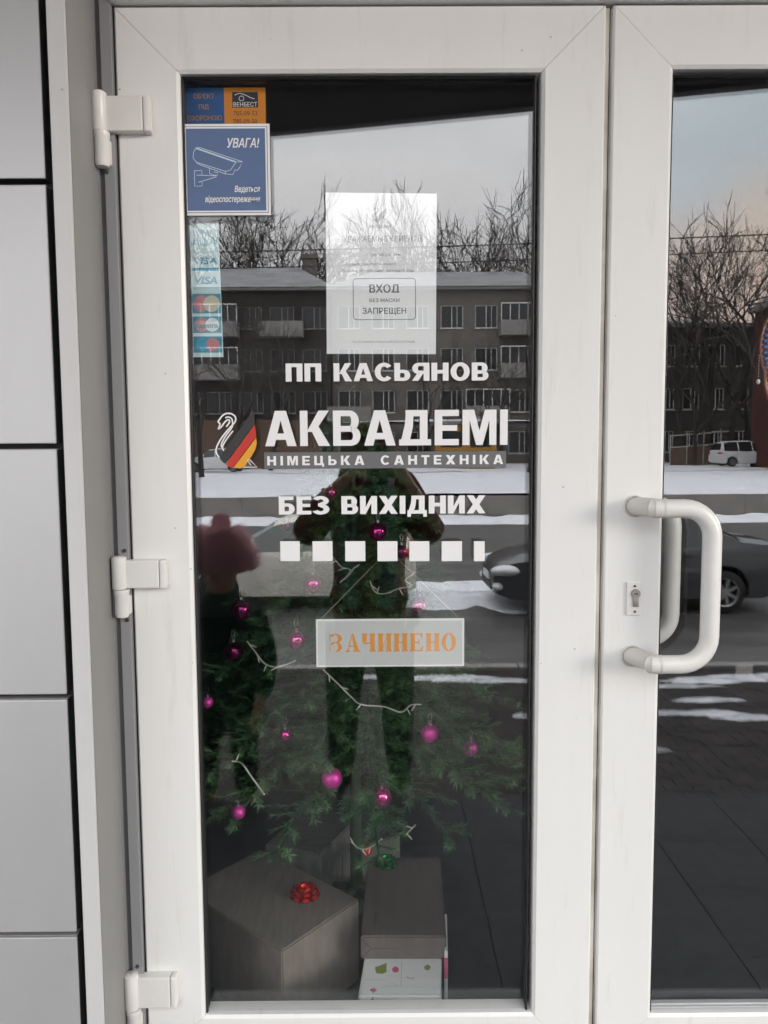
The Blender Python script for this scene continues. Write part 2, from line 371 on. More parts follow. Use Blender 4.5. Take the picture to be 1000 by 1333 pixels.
# astragal strip closing the joint between the leaves, with its dark slot
XA, XB = at(783.8, 666)[0], at(785.8, 666)[0]
part(MB().box(LX1-.002, XA, .007, .05, LZ0, LZ1-.002), 'meeting_strip', STAIN, left_door, LI)
part(MB().box(XA, XB, .016, .05, LZ0, LZ1-.002), 'meeting_seal', RUB, left_door, LI)
part(MB().box(XB, RX0+.002, .010, .05, LZ0, LZ1-.002), 'meeting_strip', STAIN, right_door, RI)

# hinges
def hinge(pxb, pyt, pyb, pxr, n):
    xb, zt = at(pxb, pyt, -.02); zb = at(pxb, pyb, -.02)[1]; xr = at(pxr, pyt, -.012)[0]
    h = zt - zb; r = .0135; cx = xb + r; cyy = -.017
    e = empty('hinge', (0, 0, 0)); e.parent = left_door; e.location = -LI
    def sub(mb, nm, m=PVC2, sm=True): return mb.build(nm, m, e, sm)
    sub(MB().cbox(cx, xr-.013, -.020, -.0005, zb+.001, zt-.004, .0025), 'hinge_plate', sm=False)
    sub(MB().cbox(xr-.0125, xr, -.0205, -.0005, zb, zt-.0035, .004), 'hinge_end_cap', sm=False)
    sub(MB().lathe([(.001, zt+.004), (r*.7, zt+.004), (r, zt+.001), (r, zb+.002), (r*.9, zb), (.001, zb)], 28, (cx, cyy, 0)), 'hinge_knuckle')
    zl = zb - h*.92
    sub(MB().lathe([(.001, zb-.0008), (r*1.04, zb-.001), (r*1.05, zb-.010), (r*.97, zb-.0115), (r*.98, zl+.006), (r*.8, zl), (.001, zl)], 28, (cx+.003, cyy, 0)), 'hinge_pin_cover')
    sub(MB().cbox(cx+.002, cx+.017, -.016, .0, zl+.004, zb-.013, .003), 'hinge_foot', sm=False)
    return cx, zl, zt
hz = [hinge(117.5, 121, 171, 196, 0), hinge(144.5, 727, 767, 217, 1), hinge(161, 1271, 1314, 231, 2)]

DULLW = mat('dull_white_pvc', (.74, .715, .67), .4, var=.06, vscale=20)  # handle brackets a little duller than the grip
# pull handles on the right leaf, outside and inside
def handle(sgn, y0):
    xs, zt = at(827, 661, 0); zb = at(818, 866, 0)[1]
    xv = at(925.5, 760, -.062)[0]; ya = y0 + sgn*.062
    ztt = at(880, 662, -.062)[1]; zbb = at(880, 865, -.062)[1]
    xm = at(858, 662, -.062)[0]; rc = .052
    pts = [(xs-.002, y0-sgn*.004, ztt), (xs+.006, y0+sgn*.014, ztt), (xs+.022, y0+sgn*.042, ztt), (xm-.006, ya-sgn*.004, ztt), (xm+.012, ya, ztt)]
    for k in range(9):
        a = math.pi/2*(1-k/8); pts.append((xv-rc+rc*math.cos(a), ya, ztt-rc+rc*math.sin(a)))
    for k in range(9):
        a = -math.pi/2*k/8; pts.append((xv-rc+rc*math.cos(a), ya, zbb+rc+rc*math.sin(a)))
    pts += [(xm+.012, ya, zbb), (xm-.006, ya-sgn*.004, zbb), (xs+.022, y0+sgn*.042, zbb), (xs+.006, y0+sgn*.014, zbb), (xs-.002, y0-sgn*.004, zbb)]
    h_ = part(MB().tube(pts[3:-3], .0168, 20), 'pull_handle', PVC2, right_door, RI, True)
    for sl2 in (pts[:5], pts[-5:]):
        c2 = list(sl2) if sl2 is not pts[-5:] else list(sl2)
        br = MB().tube(c2, .0174, 20).build('handle_bracket', DULLW, h_, True)
        MB().lathe([(.021, 0), (.021, sgn*.002), (.019, sgn*.004)], 20, ((c2[0] if abs(c2[0][1]-y0) < .02 else c2[-1])[0]+.001, y0+sgn*.0004, c2[0][2]), 'y').build('handle_rose', DULLW, h_, True)
handle(-1, 0); handle(1, DOOR_D)

# lock plate
xa, xb, zb, zt = pxrect(815, 757, 833.5, 800.5, 0)
lp = part(MB().cbox(xa, xb, -.0045, .001, zb, zt, .0015), 'lock_plate', PVC2, right_door, RI)
xc, zc = at(826.5, 772, 0); xc2, zl2 = at(826.5, 787, 0)
LOCKM = mat('worn_nickel', (.42, .39, .35), .4, metal=.9)
MB().lathe([(.001, -.0085), (.0078, -.0085), (.0085, -.0075), (.0085, -.003)], 24, (xc, 0, zc), 'y').cbox(xc-.0052, xc+.0052, -.0082, -.003, zl2-.003, zc-.003, .0015).build('lock_cylinder', LOCKM, lp, True)
MB().box(xc-.0038, xc+.0035, -.0092, -.0086, zc-.001, zc+.001).build('key_slot', RUB, lp)
for py in (762.5, 795.5):
    xs_, zs_ = at(825.5, py, 0)
    MB().lathe([(.0005, -.0056), (.0022, -.0056), (.0026, -.0044)], 12, (xs_, 0, zs_), 'y').build('screw', SCREW, lp)

# ---- outer door frame
frame_root = empty('door_frame', (0, 0, LZ0), 0, 'grey metal and white plastic frame surrounding both glass doors', 'door frame')
FI = Vector(frame_root.location)
JX = at(145.6, 666)[0]
part(MB().box(JX, JX+.0022, -.012, .07, FLOOR-.14, LZ1+.1), 'jamb_lip', ALU, frame_root, FI)
part(MB().box(JX+.0022, JX+.0115, -.002, .07, FLOOR-.14, LZ1+.1), 'jamb_slot', ALUD, frame_root, FI)
part(MB().cbox(JX+.0115, LX0-.0035, -.008, .07, FLOOR-.14, LZ1+.1, .0012), 'jamb_face', ALU, frame_root, FI)
part(MB().box(LX0-.0035, LX0-.0008, .004, .06, FLOOR-.14, LZ1+.1), 'jamb_seal', RUB, frame_root, FI)
part(MB().cbox(LX0-.0035, RX1+.05, -.016, .07, LZ1+.003, LZ1+.10, .002), 'head', PVC, frame_root, FI)
part(MB().box(RX1+.002, RX1+.04, -.01, .07, FLOOR-.14, LZ1+.003), 'jamb_face', ALU, frame_root, FI)
part(MB().cbox(LX0-.003, RX1+.002, -.03, .075, FLOOR-.14, LZ0-.006, .003), 'threshold', ALU, frame_root, FI)
for (px, py) in ((139, 224), (162, 717), (165.5, 807), (179, 1258)):
    sx, sz = at(px, py, -.008)
    part(MB().lathe([(.0004, -.0108), (.0032, -.0106), (.0040, -.0078)], 14, (sx, 0, sz), 'y'), 'screw', SCREW, frame_root, FI)

# ---- cladding of the facade
CY = -.130                      # face of the panels
facade = empty('shop_facade', (0, 0, 0), 0, 'grey composite panel cladding of the shop beside the white doors', 'facade')
xcorner = JX
REV_T = .002
MB().box(xcorner-.003, xcorner, CY+.004, .07, -.02, 4.1).build('reveal', REVEAL, facade)
xs0 = at(87, 666, CY)[0]
MB().cbox(xs0, xcorner-.0005, CY-.002, CY+.0035, -.02, 4.1, .0012).build('corner_trim', PANELW, facade)
MB().box(xs0-.0005, xs0+.003, CY+.004, CY+.03, -.02, 4.1).build('corner_trim_return', PANELW, facade)
MB().box(-9, xs0-.0006, CY+.028, CY+.04, -.02, 4.1).build('panel_backing', GAPM, facade)
xp1 = at(76.5, 666, CY)[0]
zj = [at(60, y, CY)[1] for y in (236, 580, 908, 1217)]
pitch = (zj[0]-zj[3])/3
zs = [zj[3]+pitch*k for k in range(-1, 9)]
pl = .74
def panel(x0, x1, z0, z1):
    a = .005
    o = MB().cbox(x0, x1, CY, CY+.005, z0+a, z1-a, .0018).build('panel', PANEL, facade)
    MB().box(x0+.0006, x1-.0006, CY+.0051, CY+.0275, z0+a+.0006, z1-a-.0006).build('cassette_edge', GAPM, o)
    MB().box(x0+.001, x1-.001, CY+.0052, CY+.024, z1-a-.0005, z1-a+.0012).build('top_return', REVEAL, o)
for i in range(len(zs)-1):
    for k in range(5):
        panel(xp1-(k+1)*pl+.012, xp1-k*pl, zs[i], zs[i+1])
# a foil line where two panel courses meet (seen as a paler lip in the joint)
# wall over and right of the doors
HZ = LZ1 + .10
for k in range(3):
    MB().cbox(xcorner+.003+k*1.0, xcorner+k*1.0+.99, CY, CY+.026, HZ+.012, HZ+.6, .0022).build('panel', PANEL, facade)
    MB().cbox(xcorner+.003+k*1.0, xcorner+k*1.0+.99, CY, CY+.026, HZ+.612, 4.1, .0022).build('panel', PANEL, facade)
MB().box(xcorner, RX1+1.3, CY+.03, .07, HZ+.003, 4.1).build('lintel', REVEAL, facade)
xr = RX1+.04
MB().box(xr, xr+.003, CY+.004, .07, -.02, HZ).build('reveal', REVEAL, facade)
for i in range(len(zs)-1):
    for k in range(5):
        if zs[i+1] > HZ and k < 2: continue
        panel(xr+.03+k*pl, xr+.018+(k+1)*pl, zs[i], zs[i+1])
MB().box(xr+.004, 9, CY+.028, CY+.04, -.02, 4.1).build('panel_backing', GAPM, facade)

# ---- the room behind the doors
WALLI = mat('interior_wall_paint', (.13, .125, .12), .8, var=.1, vscale=2)
FLI = mat('interior_floor_tile', (.075, .08, .085), .42, var=.25, vscale=18)
CEI = mat('interior_ceiling_board', (.18, .18, .18), .8, var=.05)
RXa, RXb, RYb = -1.7, 3.0, 4.2
tag(MB().box(RXa, RXb, .076, RYb, FLOOR-.06, FLOOR).build('interior_floor', FLI), kind='structure')
tag(MB().box(RXa, RXb, .07, RYb, 2.75, 2.85).build('interior_ceiling', CEI), kind='structure')
tag(MB().box(RXa-.1, RXa, .07, RYb, FLOOR-.06, 2.85).box(RXb, RXb+.1, .07, RYb, FLOOR-.06, 2.85).box(RXa-.1, RXb+.1, RYb, RYb+.1, FLOOR-.06, 2.85)
    .box(RXa-.1, JX-.004, -.085, .069, FLOOR-.06, 2.85).box(xr+.005, RXb+.1, -.085, .069, FLOOR-.06, 2.85).box(JX-.004, xr+.005, .071, .09, LZ1+.1, 2.85).build('interior_wall', WALLI), kind='structure')

# ---- porch, tile by tile, with steps going down to the street
PT = mat('dark_porch_tile', (.062, .066, .072), .6, spec=.2, var=.25, vscale=14, bump=.05, bscale=120)
PB = mat('porch_concrete', (.035, .035, .037), .8, var=.3, vscale=5)
PE = -1.49                      # front edge of the porch
porch = MB().box(-7, 7, PE+.004, -.03, STREET, -.0035).build('porch', PB); tag(porch, kind='structure')
ts = .333
tile_me = MB().cbox(-ts/2+.0016, ts/2-.0016, -ts/2+.0016, ts/2-.0016, -.010, 0, .0015).mesh('tile', PT)
x_off = .14
for i in range(-6, 9):
    for j in range(5):
        yy = PE + ts/2 + j*ts
        if yy + ts/2 > -.0: continue
        link('tile', tile_me, porch, (x_off + i*ts, yy, random.uniform(-.0006, .0006)))
# back row cut against the wall
cut = MB().cbox(-ts/2+.0022, ts/2-.0022, -.055, .055, -.010, 0, .0015).mesh('tile', PT)
for i in range(-6, 9): link('tile', cut, porch, (x_off + i*ts, -.098, 0))
steps = MB()
rise = -STREET/7.
for k in range(6):
    z1 = -rise*(k+1); steps.box(-3.2, 3.9, PE-.33*(k+1), PE-.33*k+.0035, STREET, z1)
tag(steps.build('porch_steps', PB), kind='structure')

# ---- canopy over the porch (its skewed edge is mirrored at the top of the glass)
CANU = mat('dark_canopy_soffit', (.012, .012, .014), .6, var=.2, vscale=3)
CANE = mat('grey_canopy_fascia', (.42, .42, .44), .5, var=.06, vscale=4)
can = empty('porch_canopy', (0, CY, 2.95), 0, 'dark canopy over the porch with a pale grey fascia along its skewed edge', 'canopy')
cz = 3.0
def can_pt(px, py):
    d = BASIS @ Vector(((px-500)/FPX, -(py-666.5)/FPX, -1)); t = (cz - CAM.z)/d.z; p = CAM + d*t
    return p.x, 2*YG - p.y
p1 = can_pt(350, 179); p2 = can_pt(1000, 116)
sl_ = (p2[1]-p1[1])/(p2[0]-p1[0])
def ce(x): return p1[1] + sl_*(x-p1[0])
xl, xrr = -5.5, 6.5
def slab(y0f, y1f, z0, z1):
    vs = [(xl, y0f(xl), z0), (xrr, y0f(xrr), z0), (xrr, y1f(xrr), z0), (xl, y1f(xl), z0), (xl, y0f(xl), z1), (xrr, y0f(xrr), z1), (xrr, y1f(xrr), z1), (xl, y1f(xl), z1)]
    return MB().add(vs, [(0,3,2,1),(4,5,6,7),(0,1,5,4),(1,2,6,5),(2,3,7,6),(3,0,4,7)]).xf(Matrix.Translation((0, -CY, -2.95)))
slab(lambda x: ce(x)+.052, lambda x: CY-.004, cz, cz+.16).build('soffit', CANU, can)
slab(lambda x: ce(x), lambda x: ce(x)+.050, cz-.004, cz+.20).build('fascia', CANE, can)

# ================================================================== THE STREET (seen mirrored in the glass)
ASPH = mat('wet_asphalt', (.085, .082, .080), .5, var=.5, vscale=1.6, bump=.15, bscale=30, stretch=(.22, 1, 1))
SNOW = mat('snow', (.80, .82, .86), .75, var=.1, vscale=1.2, bump=.25, bscale=7, col2=(.66, .68, .72))
DSNOW = mat('dirty_snow', (.62, .62, .63), .8, bump=.3, bscale=12, col2=(.36, .35, .34), vscale=6)
KERB = mat('kerb_concrete', (.26, .25, .24), .8, var=.3, vscale=4)
RWALL = mat('retaining_wall_concrete', (.30, .28, .255), .85, var=.3, vscale=1.5)
PAVE = mat('clay_paver', (.044, .039, .037), .75, spec=.15, var=.5, vscale=3.5)
PAVJ = mat('paver_joint_sand', (.02, .02, .019), .9)
SOIL = mat('snowy_ground', (.62, .64, .67), .8, var=.3, vscale=.06)

tag(MB().box(-900, 900, -1200, 120, STREET-3, STREET-.30).build('ground', SOIL), kind='structure')
tag(MB().box(-120, 120, -25.8, -6.95, STREET-.29, STREET).build('road', ASPH), kind='structure')
pvmt = tag(MB().box(-60, 60, -6.80, PE-.33*6+.3, STREET-.29, STREET+.09).build('pavement', PAVJ), kind='structure')
pm_ = MB(); rnd = random.Random(3)
for j in range(33):
    y0 = -6.79 + j*.103
    for i in range(62):
        x0 = -4.6 + i*.207 + (j % 2)*.1035
        h = STREET + .094 + rnd.uniform(0, .006)
        pm_.add([(x0, y0, h), (x0+.2, y0, h+rnd.uniform(-.002, .002)), (x0+.2, y0+.097, h), (x0, y0+.097, h),
                 (x0-.002, y0-.002, h-.02), (x0+.202, y0-.002, h-.02), (x0+.202, y0+.099, h-.02), (x0-.002, y0+.099, h-.02)],
                [(0,1,2,3), (0,4,5,1), (1,5,6,2), (2,6,7,3), (3,7,4,0)])
tag(pm_.build('pavers', PAVE, pvmt, fix=False), kind='stuff')
kb = MB()
kerb = tag(MB().box(-60, 60, -6.945, -6.805, STREET-.29, STREET+.02).build('kerb', KERB), kind='structure')
kme = MB().cbox(-.492, .492, -.0745, .0745, 0, .115, .012).mesh('kerb_stone', KERB)
for i in range(-9, 13): link('kerb_stone', kme, kerb, (i*1.0, -6.875, STREET+.0205))

def blob(cx, cy, sx, sy, h, z, seed, n=110, m=12):
    """a low heap of snow with a ragged outline"""
    r = random.Random(seed); ph = [(r.uniform(0, 6.28), r.uniform(.4, 1), k) for k in range(2, 26)]
    vs = [(cx, cy, z+h)]; fs = []
    for i in range(1, m+1):
        t = i/m
        for k in range(n):
            a = 2*math.pi*k/n
            rr = 1 + sum(am*.17*math.sin(kk*a+p)/math.sqrt(kk) for p, am, kk in ph)
            hh = (1-t*t)*h*(1+.35*math.sin(5*a+i+seed)) * (1 + r.uniform(-.25, .25)) if i < m else -.01
            vs.append((cx+sx*t*rr*math.cos(a), cy+sy*t*rr*math.sin(a), z+hh))
    for k in range(n): fs.append((0, 1+k, 1+(k+1) % n))
    for i in range(m-1):
        for k in range(n):
            a = 1+i*n+k; b = 1+i*n+(k+1) % n; fs.append((a, a+n, b+n, b))
    return MB().add(vs, fs)
def snow(name, cx, cy, sx, sy, h, z, seed, m=SNOW):
    return tag(blob(cx, cy, sx, sy, h, z, seed).build(name, m, None, True), kind='structure')
snow('snow', 1.55, -11.6, 2.2, 1.45, .05, STREET, 1)
snow('snow', 3.9, -12.3, 2.6, .9, .04, STREET, 2)
snow('snow', -4.9, -12.6, 2.6, .7, .05, STREET, 3)
for k, (px, py, sx, sy) in enumerate(((590, 884, .62, .10), (655, 888, .55, .05), (470, 882, .35, .04), (690, 934, .12, .05), (940, 889, .55, .10), (990, 886, .6, .12), (935, 915, .35, .05), (940, 932, .30, .06), (985, 938, .3, .07), (885, 932, .22, .045), (865, 980, .12, .03), (895, 897, .4, .03))):
    v = math.tan(math.atan((py-666.5)/1000)+PITCH); P = (CAM.z-STREET-.1)/v; yr = -(P-1.43-2*YG)
    X = (px-500)/1000*P*1.0
    snow('snow', X, yr, sx, sy, .025 if yr > -6.8 else .05, (STREET+.10) if yr > -6.78 else STREET+.0, 20+k)
# low snow ridge along the wall, then the wall itself in cast sections with a snowy park on top
rid = MB(); rr_ = random.Random(5); xs_ = [-60 + i*.5 for i in range(241)]
prof = [(-23.7, -.005), (-24.2, .10), (-24.8, .17), (-25.5, .13), (-25.85, .10)]
gv = [(x, y+rr_.uniform(-.12, .12), STREET+max(h*rr_.uniform(.5, 1.4), -.005) if j else STREET-.006) for x in xs_ for j, (y, h) in enumerate(prof)]
gf = [(i*5+j, i*5+j+1, i*5+6+j, i*5+5+j) for i in range(240) for j in range(4)]
tag(rid.add(gv, gf).build('snow_ridge', SNOW, None, True), kind='structure')
rw = empty('retaining_wall', (0, -26, STREET), 0, 'low grey concrete retaining wall across the street below the snowy lawn', 'wall')
wme = MB().cbox(-.99, .99, -.12, .12, 0, .80, .012).mesh('wall_section', RWALL)
for i in range(-16, 22): link('wall_section', wme, rw, (i*2.0, rr_.uniform(-.008, .008), rr_.uniform(-.012, .012)))
MB().box(-90, 90, -.10, .10, -.2, .76).build('wall_core', RWALL, rw)
lawn = MB(); xs_ = [-70+i*2 for i in range(71)]; ys_ = [-26.05-1.6*j for j in range(24)]
gv = []
for j, y in enumerate(ys_):
    for x in xs_:
        z = STREET + .84 + .42*(j/23) + .05*math.sin(x*.35+j*.5) + rr_.uniform(-.025, .025)
        gv.append((x, y, z))
n_ = len(xs_)
gf = [(j*n_+i, (j+1)*n_+i, (j+1)*n_+i+1, j*n_+i+1) for j in range(23) for i in range(n_-1)]
tag(lawn.add(gv, gf).build('snowy_lawn', SNOW, None, True), kind='structure')
LAWN_Z = STREET + .84 + .42
tag(MB().box(-80, 80, -62.9, -62.5, STREET-.3, LAWN_Z).box(-80, 80, -120, -62.8, STREET-.3, LAWN_Z-.02).build('yard', SNOW), kind='structure')
# a dark trodden path across the snow
trod = MB(); pts = [(-40+i*2, -44.5+.35*math.sin(i*.7)) for i in range(44)]
def lawn_h(y): return STREET+.84+.42*min(1, (-26.05-y)/36.8)
gv = []; 
for (x, y) in pts: gv += [(x, y-.22, lawn_h(y)+.085), (x, y+.22, lawn_h(y)+.085)]
tag(trod.add(gv, [(2*i, 2*i+1, 2*i+3, 2*i+2) for i in range(len(pts)-1)]).build('trodden_path', DSNOW), kind='structure')

# ---------------- buildings behind the park
BRICK = mat('brown_brick', (.052, .045, .041), .85, var=.35, vscale=1.2)
BRICK2 = mat('grey_brown_brick', (.19, .172, .155), .85, var=.3, vscale=.8)
BRICK3 = mat('dark_red_brick', (.09, .030, .024), .85, var=.35, vscale=1.2)
ROOFM = mat('snow_dusted_slate', (.36, .37, .38), .8, col2=(.14, .14, .145), vscale=1.6, stretch=(.3, 2, 1))
WFR = mat('white_window_frame', (.62, .62, .60), .5)
WGL = mat('dark_window_pane', (.02, .022, .025), .08, spec=.8)
BALC = mat('pale_balcony_board', (.30, .29, .275), .7, var=.2, vscale=3)
CONC = mat('weathered_concrete', (.28, .27, .25), .85, var=.25, vscale=2)

def building(name, label, x0, x1, y, depth, z0, floors, fh, bays, wall_m, roof_h=2.4, roof=True, ww=1.5, wh=1.6, sill=.85, skip=(), cat='building', balconies=(), frame_m=None):
    root = empty(name, ((x0+x1)/2, y, z0), 0, label, cat)
    W = x1-x0; hw = W/2; H = floors*fh + .5
    bx = [-hw]; cw = W/bays; spans = []
    for b in range(bays): spans.append((-hw+cw*(b+.5)-ww/2, -hw+cw*(b+.5)+ww/2))
    mb = MB()
    xsl = sorted([-hw, hw] + [v for s in spans for v in s]); zsl = [0]
    for f in range(floors): zsl += [f*fh+sill, f*fh+sill+wh]
    zsl.append(H)
    for i in range(len(xsl)-1):
        for j in range(len(zsl)-1):
            hole = i % 2 == 1 and j % 2 == 1 and ((i-1)//2, (j-1)//2) not in skip
            a, b, c, d = xsl[i], xsl[i+1], zsl[j], zsl[j+1]
            if not hole: mb.add([(a,0,c),(b,0,c),(b,0,d),(a,0,d)], [(0,1,2,3)])
            else:
                mb.add([(a,0,c),(b,0,c),(b,0,d),(a,0,d),(a,-.18,c),(b,-.18,c),(b,-.18,d),(a,-.18,d)], [(0,1,5,4),(1,2,6,5),(2,3,7,6),(3,0,4,7)])
    mb.add([(-hw,0,0),(-hw,-depth,0),(-hw,-depth,H),(-hw,0,H),(hw,0,0),(hw,-depth,0),(hw,-depth,H),(hw,0,H)], [(0,1,2,3),(4,7,6,5),(1,5,6,2),(3,2,6,7)])
    mb.build('wall', wall_m, root)
    MB().box(-hw-.35, hw+.35, -depth-.3, .45, H+.003, H+.22).build('cornice', CONC, root)
    if roof:
        z = H+.223; e = .45
        MB().add([(-hw-.3,.55,z),(hw+.3,.55,z),(hw+.3,-depth-.4,z),(-hw-.3,-depth-.4,z),(-hw+3,-depth/2,z+roof_h),(hw-3,-depth/2,z+roof_h)],
                 [(0,1,5,4),(1,2,5),(2,3,4,5),(3,0,4),(0,3,2,1)]).build('roof', ROOFM, root)
    t = .07
    fr = MB().box(-ww/2+.003, -ww/2+t, -.16, -.09, .003, wh-.003).box(ww/2-t, ww/2-.003, -.16, -.09, .003, wh-.003).box(-ww/2+t, ww/2-t, -.16, -.09, wh-t, wh-.003).box(-ww/2+t, ww/2-t, -.16, -.09, .003, t)
    fr.box(-.035, .035, -.155, -.095, t, wh-t).box(ww*.22, ww*.22+.05, -.155, -.095, t, wh-t)
    fr.box(-ww/2-.06, ww/2+.06, -.02, .10, -.06, -.003)
    fme = fr.mesh('window', frame_m or WFR); pme = MB().box(-ww/2+.004, ww/2-.004, -.145, -.12, .004, wh-.004).mesh('pane', WGL)
    rr = random.Random(len(label))
    for b in range(bays):
        for f in range(floors):
            if (b, f) in skip: continue
            o = link('window', fme, root, (-hw+cw*(b+.5), 0, f*fh+sill)); link('pane', pme, o)
    for (b, f, closed) in balconies:
        xa = -hw+cw*(b+.5); z = f*fh-.05+.35
        o = MB().box(xa-1.7, xa+1.7, .003, 1.15, z-.12, z).box(xa-1.7, xa+1.7, 1.08, 1.15, z, z+1.0).box(xa-1.7, xa-1.63, .003, 1.08, z, z+1.0).box(xa+1.63, xa+1.7, .003, 1.08, z, z+1.0).build('balcony', BALC, root)
        if closed:
            g = MB()
            for k in range(6): g.box(xa-1.7+k*.67, xa-1.63+k*.67, 1.08, 1.14, z+1.003, z+2.2)
            g.box(xa-1.7, xa+1.72, 1.07, 1.15, z+2.203, z+2.3); g.build('glazing_bar', WFR, o)
            MB().box(xa-1.69, xa+1.7, 1.10, 1.12, z+1.003, z+2.2).build('pane', WGL, o)
    return root
BY = -58.6
def RX(px, y): return refl(px, 590, y)[0]
b1 = building('apartment_building', 'dark brown brick apartment block with chimney, mirrored left of the paper notice', RX(225, BY), RX(432, BY), BY, 12, LAWN_Z-.1, 4, 3.22, 5, BRICK, 2.9, ww=1.9, wh=1.7,
              balconies=((1, 3, True), (1, 2, True), (3, 3, False)), frame_m=mat('grey_window_frame', (.24, .235, .225), .6))  # window frames of this block greyer than the white ones elsewhere
hb = refl(405, 335, BY-4)
MB().box(-.55, .55, -6.2, -5.0, 12.6, 17.0).box(-.7, .7, -6.35, -4.85, 17.003, 17.35).build('chimney', BRICK2, b1).location = (refl(405, 590, BY-4)[0]-b1.location.x, 0, 0)
b2 = building('apartment_building', 'grey-brown four storey apartment block mirrored right of the paper notice', RX(433, BY), RX(745, BY), BY-.6, 13, LAWN_Z-.1, 4, 3.25, 7, BRICK2, 2.6, ww=1.75, wh=1.75,
              balconies=((0, 1, False), (5, 3, True), (5, 2, True), (4, 1, True)))
b3 = building('apartment_building', 'low dark block with a snowy eave behind bare trees, mirrored in the right door', RX(760, BY), RX(990, BY), BY-1.5, 11, LAWN_Z-.1, 3, 3.4, 7, BRICK, 1.2, ww=1.3, wh=1.7)
b4 = building('brick_house', 'dark red brick house mirrored at the right edge of the right door', 25.2, 38, -42.5, 8.5, LAWN_Z-.25, 3, 3.3, 5, BRICK3, 3.2, ww=1.3, wh=1.8, cat='house')
# ground-floor shop front with snowy awning, timber fence, kiosk
SHOP = mat('dark_shopfront', (.05, .05, .055), .4, var=.3, vscale=2)
aw = empty('shop_awning', (RX(590, BY), BY+.2, LAWN_Z+3.1), 0, 'long snowy awning above the ground floor of the grey-brown block', 'awning')
MB().add([(-8.5,0,.25),(8.5,0,.25),(8.5,1.4,0),(-8.5,1.4,0),(-8.5,0,.05),(8.5,0,.05),(8.5,1.4,-.12),(-8.5,1.4,-.12)], [(0,1,2,3),(4,7,6,5),(0,4,5,1),(1,5,6,2),(2,6,7,3),(3,7,4,0)]).build('sheet', SHOP, aw)
blob(0, .75, 8.3, .62, .12, .14, 77, 60, 8).build('snow_cap', SNOW, aw, True)
WOOD = mat('weathered_brown_boards', (.17, .115, .08), .8, var=.35, vscale=2)
fn = empty('board_fence', (RX(325, -52), -52, LAWN_Z-.15), 0, 'tall brown board fence in front of the dark brick block', 'fence')
bme = MB().cbox(-.145, .145, -.02, .02, 0, 3.4, .006).mesh('board', WOOD)
for k in range(-24, 13): link('board', bme, fn, (k*.3+1.2, rr_.uniform(-.01, .01), rr_.uniform(-.06, .06)))
for z in (.6, 2.7): MB().box(-6.1, 4.9, -.09, -.022, z, z+.1).build('fence_rail', WOOD, fn)
YEL = mat('ochre_kiosk_sheet', (.42, .22, .03), .6, var=.2, vscale=2)
kx = RX(607, -50)
kk = empty('kiosk', (kx, -50, LAWN_Z-.15), 0, 'small ochre yellow kiosk standing before the grey-brown block', 'kiosk'); kk.scale = (1.15, 1, 1.5)
MB().cbox(-1.75, 1.75, -2, 0, 0, 1.95, .03).build('body', YEL, kk); MB().cbox(-1.95, 1.95, -2.2, .35, 1.953, 2.1, .02).build('roof', CONC, kk)
for s in (-.85, .85): MB().cbox(s-.6, s+.6, -.05, .02, .95, 1.65, .01).build('window', WGL, kk)
MB().cbox(-.1, .75, -.02, .03, .05, 1.9, .01).build('shutter', CONC, kk) if False else None
# frame gate in the right door's reflection
gt = empty('metal_gate', (RX(905, -54), -54, LAWN_Z-.2), 0, 'thin metal gate frame beside the white minivan', 'gate')
GMET = mat('grey_painted_steel', (.34, .33, .31), .5)
for x in (-1.8, -.6, .6, 1.8): MB().tube([(x, 0, 0), (x, 0, 2.5+.12*x)], .05, 6).build('post', GMET, gt)
for z in (1.45, 2.3): MB().tube([(-1.8, 0, z-.1), (2.4, 0, z+.2)], .05, 6).build('rail', GMET, gt)
MB().box(-1.75, 1.75, -.03, -.01, .1, 1.4).build('sheet', WOOD, gt)

# ---------------- bare trees
BARK = mat('dark_winter_bark', (.045, .038, .034), .9, var=.3, vscale=6)
TWIG = mat('grey_brown_twig', (.075, .062, .055), .9, var=.3, vscale=3)
def bare_tree(seed, height, spread=.55, depth=6):
    r = random.Random(seed); trunk = MB(); crown = MB(); cnt = [0]
    def grow(p, d, L, rad, lev):
        n = 3 if lev < 3 else 2
        pts = [p]; q = p.copy(); dd = d.copy()
        for i in range(n):
            dd = (dd + Vector((r.gauss(0, .13), r.gauss(0, .13), r.gauss(.05, .08)))).normalized(); q = q + dd*(L/n); pts.append(q.copy())
        rs = [rad*(1-.42*i/n) for i in range(n+1)]
        (trunk if lev < 2 else crown).tube(pts, rs, 6 if lev < 2 else (4 if lev < 4 else 3), cap=False)
        if lev >= depth: return
        kids = r.choice((2, 3, 3)) if lev > 0 else 4
        if lev >= 3: kids = r.choice((2, 3))
        for k in range(kids):
            a = r.uniform(0, 6.283); tilt = spread*r.uniform(.45, 1.25)
            o = dd.orthogonal().normalized(); o = Matrix.Rotation(a, 3, dd) @ o
            nd = (dd*math.cos(tilt) + o*math.sin(tilt)).normalized()
            t = r.uniform(.45, 1) if k else 1
            i = min(n-1, int(t*n)); st = pts[i].lerp(pts[i+1], t*n-i) if t < 1 else pts[-1]
            grow(st, nd, L*r.uniform(.62, .86), max(rad*.58, .013), lev+1)
    grow(Vector((0, 0, 0)), Vector((r.gauss(0, .04), r.gauss(0, .04), 1)), height*.27, height*.0125, 0)
    return trunk.mesh('trunk', BARK, True), crown.mesh('crown', TWIG, True)
tmeshes = [bare_tree(11, 12, .55, 6), bare_tree(12, 12, .62, 6), bare_tree(13, 12, .48, 6), bare_tree(14, 12, .7, 6)]
